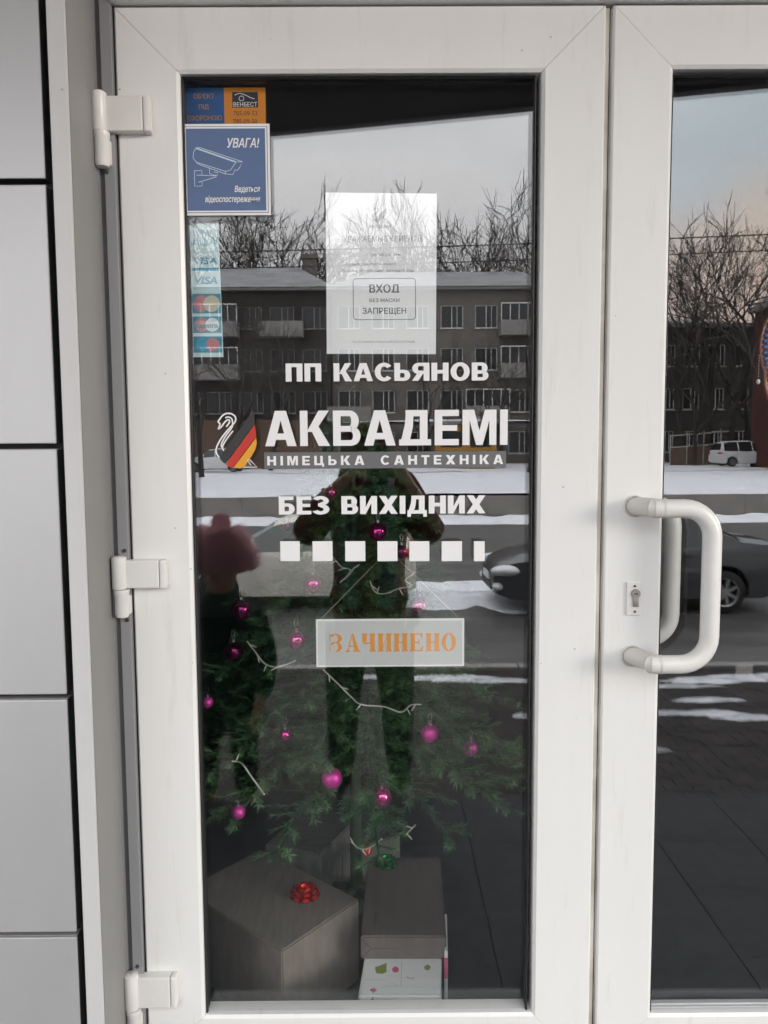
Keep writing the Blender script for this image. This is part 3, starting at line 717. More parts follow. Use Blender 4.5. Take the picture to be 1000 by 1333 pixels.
def put_tree(k, px, y, h, rz, label, zbase=None):
    z = LAWN_Z-.1 if zbase is None else zbase
    e = empty('bare_tree', (RX(px, y), y, z), rz, label, 'tree', 'bare winter trees across the street'); s = h/12.*1.28; e.scale = (s, s, s)
    link('trunk', tmeshes[k % 4][0], e); link('crown', tmeshes[k % 4][1], e)
back = [(252, 'at the far left'), (285, 'left of the chimney'), (322, 'a little left of the chimney'), (360, 'just left of the chimney'), (392, 'right behind the chimney'), (428, 'above the left edge of the notice'), (470, 'above the left half of the notice'),
        (515, 'above the middle of the notice'), (556, 'above the right edge of the notice'), (590, 'just right of the notice'), (625, 'well right of the notice'), (660, 'near the right edge of the left glass'), (692, 'at the right edge of the left glass')]
for k, (px, wh) in enumerate(back):
    put_tree(k, px, -74-(k*37 % 9), 21.5+((k*53) % 5)*.9, k*1.3, 'bare tree rising behind the mirrored roofs ' + wh)
for k, (px, y, h, s) in enumerate(((262, -36, 8.5, 'tall bare tree on the snowy lawn at the left edge of the left door'), (690, -40, 12.0, 'bare tree on the lawn at the right edge of the left door'), (893, -55, 16, 'leftmost bare tree mirrored in the right door'),
                                  (918, -56, 17.5, 'second bare tree from the left in the right door'), (948, -54, 18.5, 'tallest bare tree mirrored in the right door'), (976, -56, 15.5, 'bare tree between the tallest tree and the red brick house'),
                                  (1012, -40, 12, 'bare tree in front of the dark red brick house'), (905, -53.5, 11, 'short bare tree above the gate in the right door'), (560, -52, 8, 'small bare tree in front of the grey-brown block'), (310, -50, 10.5, 'bare tree in front of the dark block, near the card strip'), (352, -47, 9.5, 'bare tree in front of the dark block, left of the notice'), (655, -50, 9.5, 'bare tree in front of the balconies of the grey-brown block'))):
    put_tree(k+1, px, y, h, k*2.1+.4, s)

# ---------------- overhead wires on two poles
POLE = mat('concrete_pole', (.30, .29, .28), .8, var=.2)
for X, s in ((-28, 'concrete pole carrying the left end of the overhead wires'), (34, 'concrete pole carrying the right end of the overhead wires')):
    e = empty('utility_pole', (X, -26.6, STREET), 0, s, 'pole', 'poles of the overhead wires')
    MB().tube([(0, 0, 0), (0, 0, 10)], [.16, .10], 10).build('shaft', POLE, e); MB().box(-.06, .06, -.7, .7, 9.2, 9.34).build('crossarm', POLE, e)
WIRE = mat('black_wire', (.015, .015, .015), .6)
for k, (ya, za, zb) in enumerate(((-26.1, 8.20, 9.75), (-27.1, 7.85, 9.45))):
    pts = []
    for i in range(41):
        t = i/40; pts.append((-28+62*t, ya, za + (zb-za)*t - .55*4*t*(1-t)))
    tag(MB().tube(pts, .022, 5).build('overhead_wire', WIRE), ('upper' if k == 0 else 'lower') + ' of the two overhead wires crossing the mirrored sky', 'wire', 'overhead wires')

# ---------------- vehicles
TYRE = mat('tyre_rubber', (.018, .018, .018), .85)
RIM = mat('alloy_rim', (.45, .45, .46), .35, metal=.9)
CGL = mat('car_window_glass', (.018, .022, .024), .05, spec=.9)
BLK = mat('black_trim', (.015, .015, .016), .5)
LAMP = mat('headlamp_lens', (.62, .64, .66), .08, spec=1.)
TAIL = mat('red_tail_lamp', (.45, .015, .015), .15)
PLATE = mat('number_plate', (.7, .7, .68), .5)
def interp(tab, x):
    if x <= tab[0][0]: return tab[0][1]
    for (a, va), (b, vb) in zip(tab, tab[1:]):
        if x <= b:
            t = (x-a)/(b-a); t = t*t*(3-2*t) if abs(vb-va) < .12 else t
            return va + (vb-va)*t
    return tab[-1][1]
def wheel_meshes(r, spokes):
    ty = MB().lathe([(r*.66, -.10), (r*.92, -.105), (r*.985, -.085), (r, -.05), (r, .05), (r*.985, .085), (r*.92, .105), (r*.66, .10), (r*.66, -.10)], 32, axis='y').mesh('tyre', TYRE, True)
    rm = MB().lathe([(r*.66, -.10), (r*.655, -.108), (r*.60, -.100), (r*.59, -.02), (r*.64, .09)], 32, axis='y')
    rm.lathe([(.001, -.098), (r*.13, -.098), (r*.15, -.09), (r*.15, -.03)], 16, axis='y')
    for k in range(spokes):
        a = 2*math.pi*k/spokes; ca_, sa_ = math.cos(a), math.sin(a)
        def P(u, v, y): return (u*ca_-v*sa_, y, u*sa_+v*ca_)
        h1, h2 = r*.085, r*.06
        rm.add([P(r*.1,-h1,-.095), P(r*.62,-h2,-.099), P(r*.62,h2,-.099), P(r*.1,h1,-.095), P(r*.1,-h1,-.05), P(r*.62,-h2,-.06), P(r*.62,h2,-.06), P(r*.1,h1,-.05)],
               [(0,1,2,3),(4,7,6,5),(0,4,5,1),(1,5,6,2),(2,6,7,3),(3,7,4,0)])
    return ty, rm.mesh('rim', RIM, False), MB().lathe([(.001, -.02), (r*.58, -.02)], 24, axis='y').mesh('brake_disc', BLK)

def car(name, label, cat, loc, rz, paint, L, top, wid, belt, axles, wr, wins, ws, rs, spokes=6, base=.20, group=None, glass_m=None):
    root = empty(name, loc, rz, label, cat, group)
    R_arch = wr + .055
    xs = set([0, L]); n = int(L/.08)
    for i in range(n+1): xs.add(round(L*i/n, 4))
    for a in axles:
        for k in range(-10, 11): xs.add(round(a + R_arch*math.sin(k*math.pi/20), 4))
    for (a, b) in wins + [ws, rs]: xs.add(a); xs.add(b)
    xs = sorted(x for x in xs if 0 <= x <= L)
    def sect(x):
        T = interp(top, x); W = interp(wid, x); zb = base + (.10*(1-x/.25) if x < .25 else 0) + (.12*(1-(L-x)/.3) if L-x < .3 else 0)
        for a in axles:
            if abs(x-a) < R_arch: zb = max(zb, wr + math.sqrt(R_arch**2-(x-a)**2))
        B = min(interp(belt, x), T-.025); zm = max(.52, zb+.02); zm = min(zm, B-.06)
        wr_ = W*.955 - max(0, T-.06-B)*.42
        return [(0, zb), (W*.88, zb), (W*.975, zb+.03), (W, zm), (W*.995, B-.07), (W*.955, B), (wr_, max(T-.055, B+.008)), (wr_*.82, T), (wr_*.4, T+.012), (0, T+.016)]
    S = [sect(x) for x in xs]; M = len(S[0])
    grid = MB(); idx = {}
    V = []
    for i, x in enumerate(xs):
        for j in range(M):
            for sg in (1, -1):
                idx[(i, j, sg)] = len(V); V.append((x, sg*S[i][j][0], S[i][j][1]))
    body = []; glass = {}
    for i in range(len(xs)-1):
        xm = (xs[i]+xs[i+1])/2
        for j in range(M-1):
            for sg in (1, -1):
                f = (idx[(i,j,sg)], idx[(i+1,j,sg)], idx[(i+1,j+1,sg)], idx[(i,j+1,sg)])
                key = None
                if j == 5:
                    for k, (a, b) in enumerate(wins):
                        if a < xm < b: key = ('side_window', k, sg)
                if j >= 6:
                    if ws[0] < xm < ws[1]: key = ('windscreen', 0, 0)
                    if rs[0] < xm < rs[1]: key = ('rear_window', 0, 0)
                if key: glass.setdefault(key, []).append(f)
                else: body.append(f)
    for i in (0, len(xs)-1):
        body.append(tuple([idx[(i,j,1)] for j in range(M)] + [idx[(i,j,-1)] for j in range(M-1, -1, -1)]))
    def sub(fs):
        used = sorted(set(v for f in fs for v in f)); mp_ = {v: k for k, v in enumerate(used)}
        return MB().add([V[v] for v in used], [tuple(mp_[v] for v in f) for f in fs])
    def wb(mb, nm, m):
        me = mb.mesh(nm, m, True); bm = bmesh.new(); bm.from_mesh(me); bmesh.ops.remove_doubles(bm, verts=bm.verts, dist=1e-4); bmesh.ops.recalc_face_normals(bm, faces=bm.faces); bm.to_mesh(me); bm.free()
        me.set_sharp_from_angle(angle=R(40)); return link(nm, me, root)
    wb(sub(body), 'body', paint)
    for k, fs in glass.items(): wb(sub(fs), k[0], glass_m or CGL)
    W0 = interp(wid, L/2)
    MB().box(.5, L-.5, -W0*.7, W0*.7, base+.03, .55).build('underbody', BLK, root)
    ty, rm, dk = wheel_meshes(wr, spokes)
    for a in axles:
        for sg in (1, -1):
            e = empty('wheel'); e.parent = root; e.location = (a, sg*(W0-.115), wr); e.rotation_euler = (0, 0, 0 if sg < 0 else math.pi)
            link('tyre', ty, e); link('rim', rm, e); link('brake_disc', dk, e)
    wf = interp(wid, .18); zf = interp(top, .2)
    for sg in (1, -1):
        MB().sphere((.20, sg*(wf-.045), zf-.10), 1, 18, 10, (.27, .15, .085)).build('headlight', LAMP, root, True)
        wl_ = interp(wid, L-.15); zt_ = min(interp(top, L-.12), 1.0)
        MB().sphere((L-.16, sg*(wl_-.09), zt_-.10), 1, 18, 10, (.20, .12, .085)).build('tail_light', TAIL, root, True)
        MB().sphere((ws[0]+.30, sg*(W0+.07), interp(belt, ws[0])+.10), 1, 12, 8, (.07, .11, .07)).build('wing_mirror', paint, root, True)
        MB().sphere((.06, sg*(wf-.10), .40), 1, 14, 8, (.09, .11, .06)).build('fog_lamp', LAMP, root, True)
        for (a, b) in wins[:2]:
            MB().cbox(b-.28, b-.12, sg*W0-.012, sg*W0+.012, interp(belt, b)-.13, interp(belt, b)-.105, .004).build('door_handle', paint, root)
    MB().cbox(-.012, .06, -.38, .38, .56, .64, .01).build('grille', BLK, root)
    MB().cbox(-.012, .08, -.42, .42, .32, .43, .01).build('air_intake', BLK, root)
    MB().cbox(-.026, .0, -.26, .26, .45, .555, .004).build('number_plate', PLATE, root)
    return root
DKP = mat('dark_graphite_paint', (.06, .063, .07), .22, metal=.3, coat=.6)
SLP = mat('dusty_silver_paint', (.80, .77, .71), .4, metal=.0, var=.2, vscale=2.2, coat=.2)
WHP = mat('white_van_paint', (.66, .67, .68), .35, coat=.3)
SEDAN = dict(L=4.45, top=[(0, .62), (.08, .70), (.45, .83), (1.15, .95), (1.95, 1.39), (2.45, 1.455), (3.0, 1.42), (3.75, 1.08), (4.2, 1.04), (4.4, .96), (4.45, .70)],
             wid=[(0, .56), (.10, .70), (.40, .83), (1.0, .875), (3.4, .88), (4.1, .84), (4.38, .72), (4.45, .62)], belt=[(0, .7), (1.2, .90), (3.6, .98), (4.45, .98)],
             axles=(.86, 3.48), wr=.315, wins=[(1.55, 2.28), (2.36, 3.08), (3.13, 3.42)], ws=(1.22, 1.90), rs=(3.08, 3.70))
HATCH = dict(L=3.85, top=[(0, .62), (.08, .70), (.4, .84), (.95, .98), (1.65, 1.40), (2.2, 1.47), (3.0, 1.45), (3.35, 1.38), (3.7, 1.02), (3.82, .90), (3.85, .66)],
             wid=[(0, .56), (.10, .70), (.35, .80), (.9, .835), (3.2, .835), (3.65, .80), (3.85, .70)], belt=[(0, .7), (1.0, .92), (3.85, .96)],
             axles=(.72, 3.15), wr=.29, wins=[(1.30, 1.98), (2.06, 2.78), (2.86, 3.25)], ws=(1.0, 1.60), rs=(3.38, 3.68))
VAN = dict(L=4.4, top=[(0, .68), (.1, .80), (.55, .98), (1.0, 1.08), (1.65, 1.62), (2.3, 1.72), (3.6, 1.70), (4.1, 1.60), (4.32, 1.05), (4.4, .75)],
           wid=[(0, .6), (.12, .74), (.4, .82), (1, .86), (3.8, .86), (4.25, .82), (4.4, .76)], belt=[(0, .8), (1.1, 1.0), (4.4, 1.05)],
           axles=(.80, 3.45), wr=.31, wins=[(1.35, 2.05), (2.13, 3.0), (3.08, 4.0)], ws=(1.05, 1.6), rs=(4.12, 4.30))
car('parked_car', 'dark graphite sedan parked behind the mirrored pull handle', 'car', (refl(641, 740, -10.2)[0], -10.75, STREET), R(-1.5), DKP, spokes=7, **SEDAN).scale = (1, 1, 1.05)
car('parked_car', 'dusty silver hatchback mirrored left of the photographer', 'car', (refl(236, 740, -11)[0], -11.3, STREET), R(1.5), SLP, glass_m=mat('pale_car_glass', (.17, .185, .18), .2), **HATCH)  # windows painted paler, the brightness of a see-through cabin put into their colour
car('parked_minivan', 'white minivan parked past the snowy lawn in the right door', 'minivan', (refl(1012, 605, -51)[0], -51, LAWN_Z-.13), math.pi, WHP, **VAN)
car('parked_car', 'pale small car far off beside the board fence at the left edge', 'car', (refl(243, 600, -47)[0], -47, LAWN_Z-.17), R(3), WHP, **HATCH)

# ---------------- people on the steps: the photographer and a child
SKIN = mat('skin', (.52, .32, .24), .5)
def skinned(name, verts, edges, material, parent, sub=2, root=0):
    me = bpy.data.meshes.new(name); me.from_pydata([v[:3] for v in verts], edges, [])
    o = bpy.data.objects.new(name, me); C.objects.link(o)
    o.modifiers.new('skin', 'SKIN'); sd = o.modifiers.new('sub', 'SUBSURF'); sd.levels = sub; sd.render_levels = sub
    o.modifiers['skin'].use_smooth_shade = True
    for i, v in enumerate(verts):
        sv = me.skin_vertices[0].data[i]; rr = v[3]; sv.radius = (rr, rr) if not isinstance(rr, tuple) else rr; sv.use_root = (i == root)
    dg = bpy.context.evaluated_depsgraph_get(); dg.update()
    m2 = bpy.data.meshes.new_from_object(o.evaluated_get(dg)); m2.name = name
    bpy.data.objects.remove(o)
    m2.materials.clear(); m2.materials.append(material); m2.polygons.foreach_set('use_smooth', [True]*len(m2.polygons))
    return link(name, m2, parent)
def chain(vs, es, start, pts):
    prev = start
    for p in pts:
        vs.append(p); k = len(vs)-1
        if prev is not None: es.append((prev, k))
        prev = k
    return prev

def face(parent, c, s, skin, yaw=0):
    """nose, eyes, mouth and ears on a head centred at c facing +y"""
    x, y, z = c
    MB().sphere((x, y+.098*s, z-.012*s), 1, 10, 8, (.014*s, .022*s, .024*s)).build('nose', skin, parent, True)
    for sg in (1, -1):
        MB().sphere((x+sg*.031*s, y+.084*s, z+.008*s), .011*s, 10, 8).build('eye', mat('eye_dark', (.03, .02, .015), .2), parent, True)
        MB().sphere((x+sg*.078*s, y, z-.005*s), 1, 10, 8, (.010*s, .022*s, .032*s)).build('ear', skin, parent, True)
    MB().sphere((x, y+.088*s, z-.052*s), 1, 10, 6, (.024*s, .008*s, .008*s)).build('mouth', mat('lip', (.35, .10, .09), .5), parent, True)

STEP = -rise
MAR = mat('maroon_jacket', (.13, .016, .024), .8, var=.2, vscale=10)
DEN = mat('dark_jeans', (.018, .019, .024), .85, var=.2, vscale=20)
BOOT = mat('black_boot', (.012, .011, .011), .5)
HAIR = mat('dark_brown_hair', (.035, .022, .015), .6)
BLUEG = mat('blue_grey_scarf', (.09, .12, .16), .8, var=.15, vscale=12)
px0, py0 = -.055, -1.80
ph = empty('person', (px0, py0, STEP), 0, 'person in maroon jacket, blue-grey scarf and dark jeans holding up a phone', 'person')
def Z(z): return z - STEP         # porch height to the person's own height
top = 1.465; hz_ = top-.125
# body: pelvis root, torso, neck, head, legs, arms
v = [(0, 0, .84, .125)]; e = []
tors = chain(v, e, 0, [(0, .0, .98, .115), (0, .0, 1.14, .13), (0, -.01, 1.30, .135), (0, -.01, 1.385, .07), (0, .01, 1.43, .05), (0, .03, Z(top)-.185, .062), (0, .035, Z(top)-.12, .083), (0, .03, Z(top)-.06, .075)])
hands = {}
for sg in (1, -1):
    kn = chain(v, e, 0, [(sg*.095, 0, .78, .088), (sg*.115, .02, .46, .062), (sg*.125, -.01, .09, .040), (sg*.13, .05, .035, .036), (sg*.14, .15, .028, .028)])
    hx = -px0 + sg*.045
    chain(v, e, 3, [(sg*.165, 0, 1.335, .06), (sg*.255, .10, 1.20, .045), (sg*.16+hx*.3, .26, 1.37, .034), (hx+sg*.012, .312, Z(1.335), .026)])
    hands[sg] = (hx+sg*.012, .312, Z(1.335))
body = skinned('body', v, e, SKIN, ph, 2)
face(ph, (0, .035, Z(top)-.115), 1, SKIN)
# hands: a palm with four fingers and a thumb on either side of the phone
for sg in (1, -1):
    hx, hy, hzz = hands[sg]
    v = [(hx, hy, hzz, .020)]; e = []
    pal = chain(v, e, 0, [(hx, hy+.03, hzz+.02, (.022, .015))])
    for k in range(4):
        zf_ = hzz + .045 - k*.020; ln = (.9, 1, .95, .8)[k]
        chain(v, e, 1, [(hx+sg*.006, hy+.045, zf_, .009), (hx+sg*.004, hy+.045+.022*ln, zf_+.002, .0085), (hx-sg*.018*ln, hy+.050+.016*ln, zf_, .008)])
    chain(v, e, 0, [(hx-sg*.012, hy+.006, hzz+.020, .011), (hx-sg*.024, hy+.022, hzz+.034, .009)])
    skinned('hand', v, e, SKIN, ph, 1)
# jacket
v = [(0, 0, .80, (.165, .135))]; e = []
chain(v, e, 0, [(0, 0, .95, (.16, .13)), (0, 0, 1.12, (.17, .135)), (0, -.005, 1.29, (.185, .13)), (0, -.01, 1.385, (.10, .09))])
chain(v, e, 0, [(0, 0, .66, (.175, .14))])
for sg in (1, -1):
    hx = hands[sg][0]
    chain(v, e, 3, [(sg*.175, 0, 1.325, .085), (sg*.262, .095, 1.20, .075), (sg*.20+hx*.1, .20, 1.30, .062), (hx+sg*.015, .288, Z(1.31), .045)])
skinned('jacket', v, e, MAR, ph, 2)
# jeans, boots
v = [(0, 0, .86, .15)]; e = []
for sg in (1, -1): chain(v, e, 0, [(sg*.10, 0, .74, .105), (sg*.118, .02, .46, .080), (sg*.128, -.005, .14, .062)])
skinned('jeans', v, e, DEN, ph, 2)
for sg in (1, -1): skinned('boot', [(sg*.128, -.01, .20, .055), (sg*.13, 0, .06, .052), (sg*.135, .09, .042, .044), (sg*.142, .17, .035, .036)], [(0, 1), (1, 2), (2, 3)], BOOT, ph, 2)
# scarf ends hanging open over the chest, long hair, knitted cap
for sg in (1, -1):
    MB().tube([(sg*.03, .05, 1.40), (sg*.075, .115, 1.33), (sg*.085, .148, 1.20), (sg*.08, .150, 1.02), (sg*.075, .145, .90)], [.03, .036, .042, .042, .03], 10).build('scarf', BLUEG, ph, True)
MB().tube([(.095*math.cos(a), .01+.085*math.sin(a), 1.405) for a in [2*math.pi*k/16 for k in range(16)]], .036, 10, closed=True).build('scarf', BLUEG, ph, True)
hb_ = MB().sphere((0, .005, Z(top)-.095), 1, 20, 12, (.098, .100, .110))
hb_.tube([(.07, -.005, Z(top)-.08), (.092, .0, Z(top)-.19), (.085, .06, 1.33), (.08, .09, 1.24)], [.03, .04, .042, .02], 10)
hb_.tube([(-.07, -.005, Z(top)-.08), (-.092, .0, Z(top)-.19), (-.085, .06, 1.33), (-.08, .09, 1.24)], [.03, .04, .042, .02], 10)
hb_.tube([(0, -.05, Z(top)-.08), (0, -.085, Z(top)-.2), (0, -.10, 1.28)], [.06, .075, .05], 12)
hair = hb_.build('hair', HAIR, ph, True)
MB().lathe([(.112, Z(top)-.085), (.118, Z(top)-.06), (.108, Z(top)-.01), (.08, Z(top)+.025), (.04, Z(top)+.04), (.001, Z(top)+.044)], 24, (0, .01, 0)).build('cap', MAR, ph, True)
PHONE = mat('black_phone', (.01, .01, .012), .2)
pc = empty('phone', (-.012, -1.444, 1.335), 0, 'dark phone held up in both hands of the photographer', 'phone')
MB().cbox(-.037, .037, -.008, .0, -.078, .078, .003).build('case', PHONE, pc)
MB().lathe([(.001, .0025), (.006, .0025), (.007, .0004)], 16, (.012, 0, .062), 'y').build('camera_lens', CGL, pc)

# the child
PINK = mat('pink_fluffy_hat', (1.0, .76, .80), .95, var=.15, vscale=30, bump=.6, bscale=60)
_t = PINK.node_tree; _o = _t.nodes['Material Output']; _b = _t.nodes['Principled BSDF']      # faux fur lets daylight through
_tr = _t.nodes.new('ShaderNodeBsdfTranslucent'); _tr.inputs[0].default_value = (1, .66, .72, 1); _mx = _t.nodes.new('ShaderNodeMixShader'); _mx.inputs[0].default_value = .6
_t.links.new(_b.outputs[0], _mx.inputs[1]); _t.links.new(_tr.outputs[0], _mx.inputs[2]); _t.links.new(_mx.outputs[0], _o.inputs[0])
GRN = mat('dark_green_coat', (.008, .042, .030), .85, var=.35, vscale=9)
cx_, cy_ = -.655, -1.64
ch = empty('person', (cx_, cy_, STEP), R(6), 'child in a fluffy pink hat and dark green coat beside the photographer', 'person')
v = [(0, 0, .58, .10)]; e = []
chain(v, e, 0, [(0, 0, .72, .10), (0, 0, .86, .105), (0, 0, .935, .055), (0, .01, .975, .045), (0, .02, 1.04, .07), (0, .02, 1.12, .078), (0, .015, 1.17, .065)])
for sg in (1, -1):
    chain(v, e, 0, [(sg*.07, 0, .53, .065), (sg*.08, .01, .30, .048), (sg*.085, 0, .06, .034), (sg*.09, .09, .025, .028)])
    a = chain(v, e, 2, [(sg*.13, 0, .87, .045), (sg*.17, .01, .70, .036), (sg*.165, .07, .54, .028), (sg*.16, .085, .49, .022)])
    for k in range(4): chain(v, e, a, [(sg*(.165-.012*k), .095+.004*k, .455, .009), (sg*(.160-.012*k), .10, .430-.004*(k in (1, 2)), .008)])
    chain(v, e, a, [(sg*.145, .108, .468, .009), (sg*.140, .115, .45, .008)])
skinned('body', v, e, SKIN, ch, 2)
face(ch, (0, .02, 1.085), .88, SKIN)
v = [(0, 0, .56, (.15, .12))]; e = []
chain(v, e, 0, [(0, 0, .72, (.14, .12)), (0, 0, .86, (.14, .11)), (0, 0, .945, (.085, .08)), (0, .005, 1.0, (.082, .078))]); chain(v, e, 0, [(0, 0, .43, (.165, .135))])
for sg in (1, -1): chain(v, e, 2, [(sg*.135, 0, .87, .066), (sg*.178, .01, .70, .056), (sg*.17, .065, .55, .046)])
skinned('coat', v, e, GRN, ch, 2)
v = [(0, 0, .56, .10)]; e = []
for sg in (1, -1): chain(v, e, 0, [(sg*.075, 0, .48, .075), (sg*.082, .01, .28, .058), (sg*.086, 0, .10, .048)])
skinned('trousers', v, e, DEN, ch, 2)
for sg in (1, -1): skinned('boot', [(sg*.086, -.005, .12, .046), (sg*.088, 0, .045, .044), (sg*.092, .07, .036, .038), (sg*.095, .115, .03, .03)], [(0, 1), (1, 2), (2, 3)], BOOT, ch, 2)
hat = MB().lathe([(.096, 1.065), (.122, 1.075), (.130, 1.11), (.126, 1.15), (.110, 1.19), (.078, 1.225), (.04, 1.242), (.001, 1.246)], 24, (0, .01, 0)).build('hat', PINK, ch, True)
MB().sphere((0, .0, 1.262), .042, 14, 10).build('pompom', PINK, hat, True)
rf = random.Random(9); fz = MB()
for k in range(4200):
    a = rf.uniform(0, 6.283); zz = rf.uniform(0, 1); rr = .126*math.cos(zz*1.35)**.6 + .006; h0 = 1.07 + zz*.175
    d = Vector((math.cos(a), math.sin(a), rf.uniform(-.3, .9))).normalized(); p = Vector((rr*math.cos(a)*.97, .01+rr*math.sin(a)*.97, h0)); s = d.orthogonal()*.0016
    fz.add([p-s, p+s, p+d*rf.uniform(.018, .055)], [(0, 1, 2)])
fz.build('fur', PINK, hat, fix=False)

# ================================================================== ON THE GLASS
YO = .0128                       # just proud of the outer pane
YI = .0402                       # just behind the inner pane
def thing_at(name, label, cat, x, y, z, group=None): return empty(name, (x, y, z), 0, label, cat, group)
def glass_text(name, label, body, r, **kw):
    xa, xb, zb, zt = pxrect(*r, YO)
    e = empty(name, ((xa+xb)/2, YO, zb), 0, label, 'lettering', 'white vinyl lettering on the left door')
    block_word(e, Vector(e.location), body, xa, xb, zb, zt, YO, WHITE, **kw)
glass_text('vinyl_lettering', 'short upper line of bold white letters directly below the paper notice', 'ПП КАСЬЯНОВ', (372, 472.5, 636, 496), s=.29, t=.20)
glass_text('vinyl_lettering', 'largest line of white letters, right of the swan emblem', 'АКВАДЕМІ', (345, 534, 661, 580), s=.235, t=.175, gap=.11, feet=False)
glass_text('vinyl_lettering', 'line of bold white letters between the grey strip and the white squares', 'БЕЗ ВИХІДНИХ', (363, 645.5, 632, 669), s=.29, t=.20)
xa, xb, zb, zt = pxrect(344, 588, 659, 609.5, YO)
st = empty('tagline_strip', ((xa+xb)/2, YO, zb), 0, 'grey strip with wide-set small white letters under the largest lettering', 'sign')
SI = Vector(st.location)
part(MB().add([(xa, YO, zb), (xb, YO, zb), (xb, YO, zt), (xa, YO, zt)], [(0, 1, 2, 3)]), 'strip', film_mat('grey_translucent_vinyl', (.155, .155, .16), .95), st, SI)
xa, xb, zb, zt = pxrect(348, 592.8, 655, 605, YO)
block_word(st, SI, 'НІМЕЦЬКА САНТЕХНІКА', xa, xb, zb, zt, YO-.0004, WHITE, s=.25, t=.20, gap=.42, space=.75)
# row of squares
xa, zq = at(498, 730.5, YO)
sq = empty('square_row', (xa, YO, zq), 0, 'row of seven white vinyl squares, the last one narrow, above the hanging sign', 'sticker')
QI = Vector(sq.location)
for (a, b) in ((365, 390.5), (407, 433), (449.5, 475.7), (491.5, 517.5), (533, 559), (575, 601.5), (617, 631)):
    x0, x1, z0, z1 = pxrect(a, 704.5, b, 730.5, YO)
    part(MB().add([(x0, YO, z0), (x1, YO, z0), (x1, YO, z1), (x0, YO, z1)], [(0, 1, 2, 3)]), 'white_square', WHITE, sq, QI)
# swan emblem
VBLK = mat('black_vinyl', (.03, .03, .03), .5); VRED = mat('red_vinyl', (.55, .035, .02), .5); VYEL = mat('golden_vinyl', (.80, .36, .025), .5)
def cp(x, y, Y): return at(240+x/4.1667, 460+y/4.1667, Y)
def poly(pts, Y): return MB().ngon([(cp(x, y, Y)[0], Y, cp(x, y, Y)[1]) for x, y in pts])
def stroke(pts, wd, Y, conv):
    """a flat ribbon along 2-D points"""
    P = [Vector(conv(x, y, Y)) for x, y in pts]; L_, R_ = [], []
    for i in range(len(P)):
        t = (P[min(i+1, len(P)-1)] - P[max(i-1, 0)]).normalized(); nrm = Vector((-t.y, t.x))*wd/2
        L_.append(P[i]+nrm); R_.append(P[i]-nrm)
    vs = [(p.x, Y, p.y) for p in L_] + [(p.x, Y, p.y) for p in R_]; n = len(P)
    return vs, [(i, i+1, n+i+1, n+i) for i in range(n-1)]
def smooth_pts(pts, k=6):
    o = []
    for i in range(len(pts)-1):
        p0, p1, p2, p3 = [Vector(pts[max(0, min(len(pts)-1, j))]) for j in (i-1, i, i+1, i+2)]
        for s in range(k):
            t = s/k; o.append(tuple(.5*((2*p1)+(p2-p0)*t+(2*p0-5*p1+4*p2-p3)*t*t+(3*p1-p0-3*p2+p3)*t**3)))
    o.append(tuple(pts[-1])); return o
sx, sz = cp(280, 622, YO)
sw = empty('swan_emblem', (sx, YO, sz), 0, 'swan emblem with black, red and golden wing left of the largest lettering', 'emblem'); WI = Vector(sw.location)
part(poly([(374, 310), (381, 335), (382, 382), (222, 600), (203, 584), (190, 566)], YO), 'black_stripe', VBLK, sw, WI)
part(poly([(382, 386), (388, 420), (390, 452), (262, 621), (242, 614), (225, 602)], YO), 'red_stripe', VRED, sw, WI)
part(poly([(390, 457), (394, 485), (386, 520), (366, 556), (325, 618), (300, 622), (266, 622)], YO), 'golden_stripe', VYEL, sw, WI)
nk = MB()
nk.add(*stroke(smooth_pts([(190, 566), (174, 540), (176, 508), (200, 462), (245, 405), (275, 372), (277, 345), (256, 328), (230, 326), (207, 338), (190, 360), (184, 372), (194, 383), (185, 410), (203, 396), (216, 378), (232, 362), (244, 362), (244, 376), (228, 398)]), .0028, YO, cp))
nk.add(*stroke(smooth_pts([(214, 528), (207, 512), (213, 492), (235, 458), (264, 420), (281, 385)][:5]), .0026, YO-.0002, cp))
nk.add(*stroke(smooth_pts([(207, 512), (200, 500), (208, 478), (226, 446), (258, 402), (262, 380), (258, 356), (240, 345), (222, 350)]), .0026, YO-.0003, cp))
part(nk, 'neck_outline', WHITE, sw, WI)
part(MB().add(*stroke([(350, 572), (394, 617), (318, 617)], .0021, YO, cp)).add(*stroke([(350, 572), (343, 580), (358, 602), (362, 608)], .0016, YO-.0002, cp)), 'tail_outline', WHITE, sw, WI)

# surveillance sticker
BLU = mat('blue_print', (.11, .175, .335), .5, var=.08, vscale=10)
cs_r = (237.5, 161.5, 352, 280.5)
def on(r, u, v_, Y):            # position inside a sticker given by fractions from its top left corner
    return at(r[0]+(r[2]-r[0])*u, r[1]+(r[3]-r[1])*v_, Y)
xa, xb, zb, zt = pxrect(*cs_r, YO)
vs_ = empty('surveillance_sticker', ((xa+xb)/2, YO, zb), 0, 'square blue sticker with a security camera drawing and white border', 'sticker'); VI = Vector(vs_.location)
Ys = YO - .0008
def rect(x0, x1, z0, z1, Y): return MB().add([(x0, Y, z0), (x1, Y, z0), (x1, Y, z1), (x0, Y, z1)], [(0, 1, 2, 3)])
part(MB().box(xa, xb, YO-.0008, YO, zb, zt), 'white_backing', WHITE, vs_, VI)
b_ = .0042; 
part(rect(xa+b_, xb-b_, zb+b_, zt-b_, Ys-.0002), 'border_line', mat('blue_grey_line', (.16, .20, .28), .5), vs_, VI)
part(rect(xa+b_+.0012, xb-b_-.0012, zb+b_+.0012, zt-b_-.0012, Ys-.0004), 'inner_border', WHITE, vs_, VI)
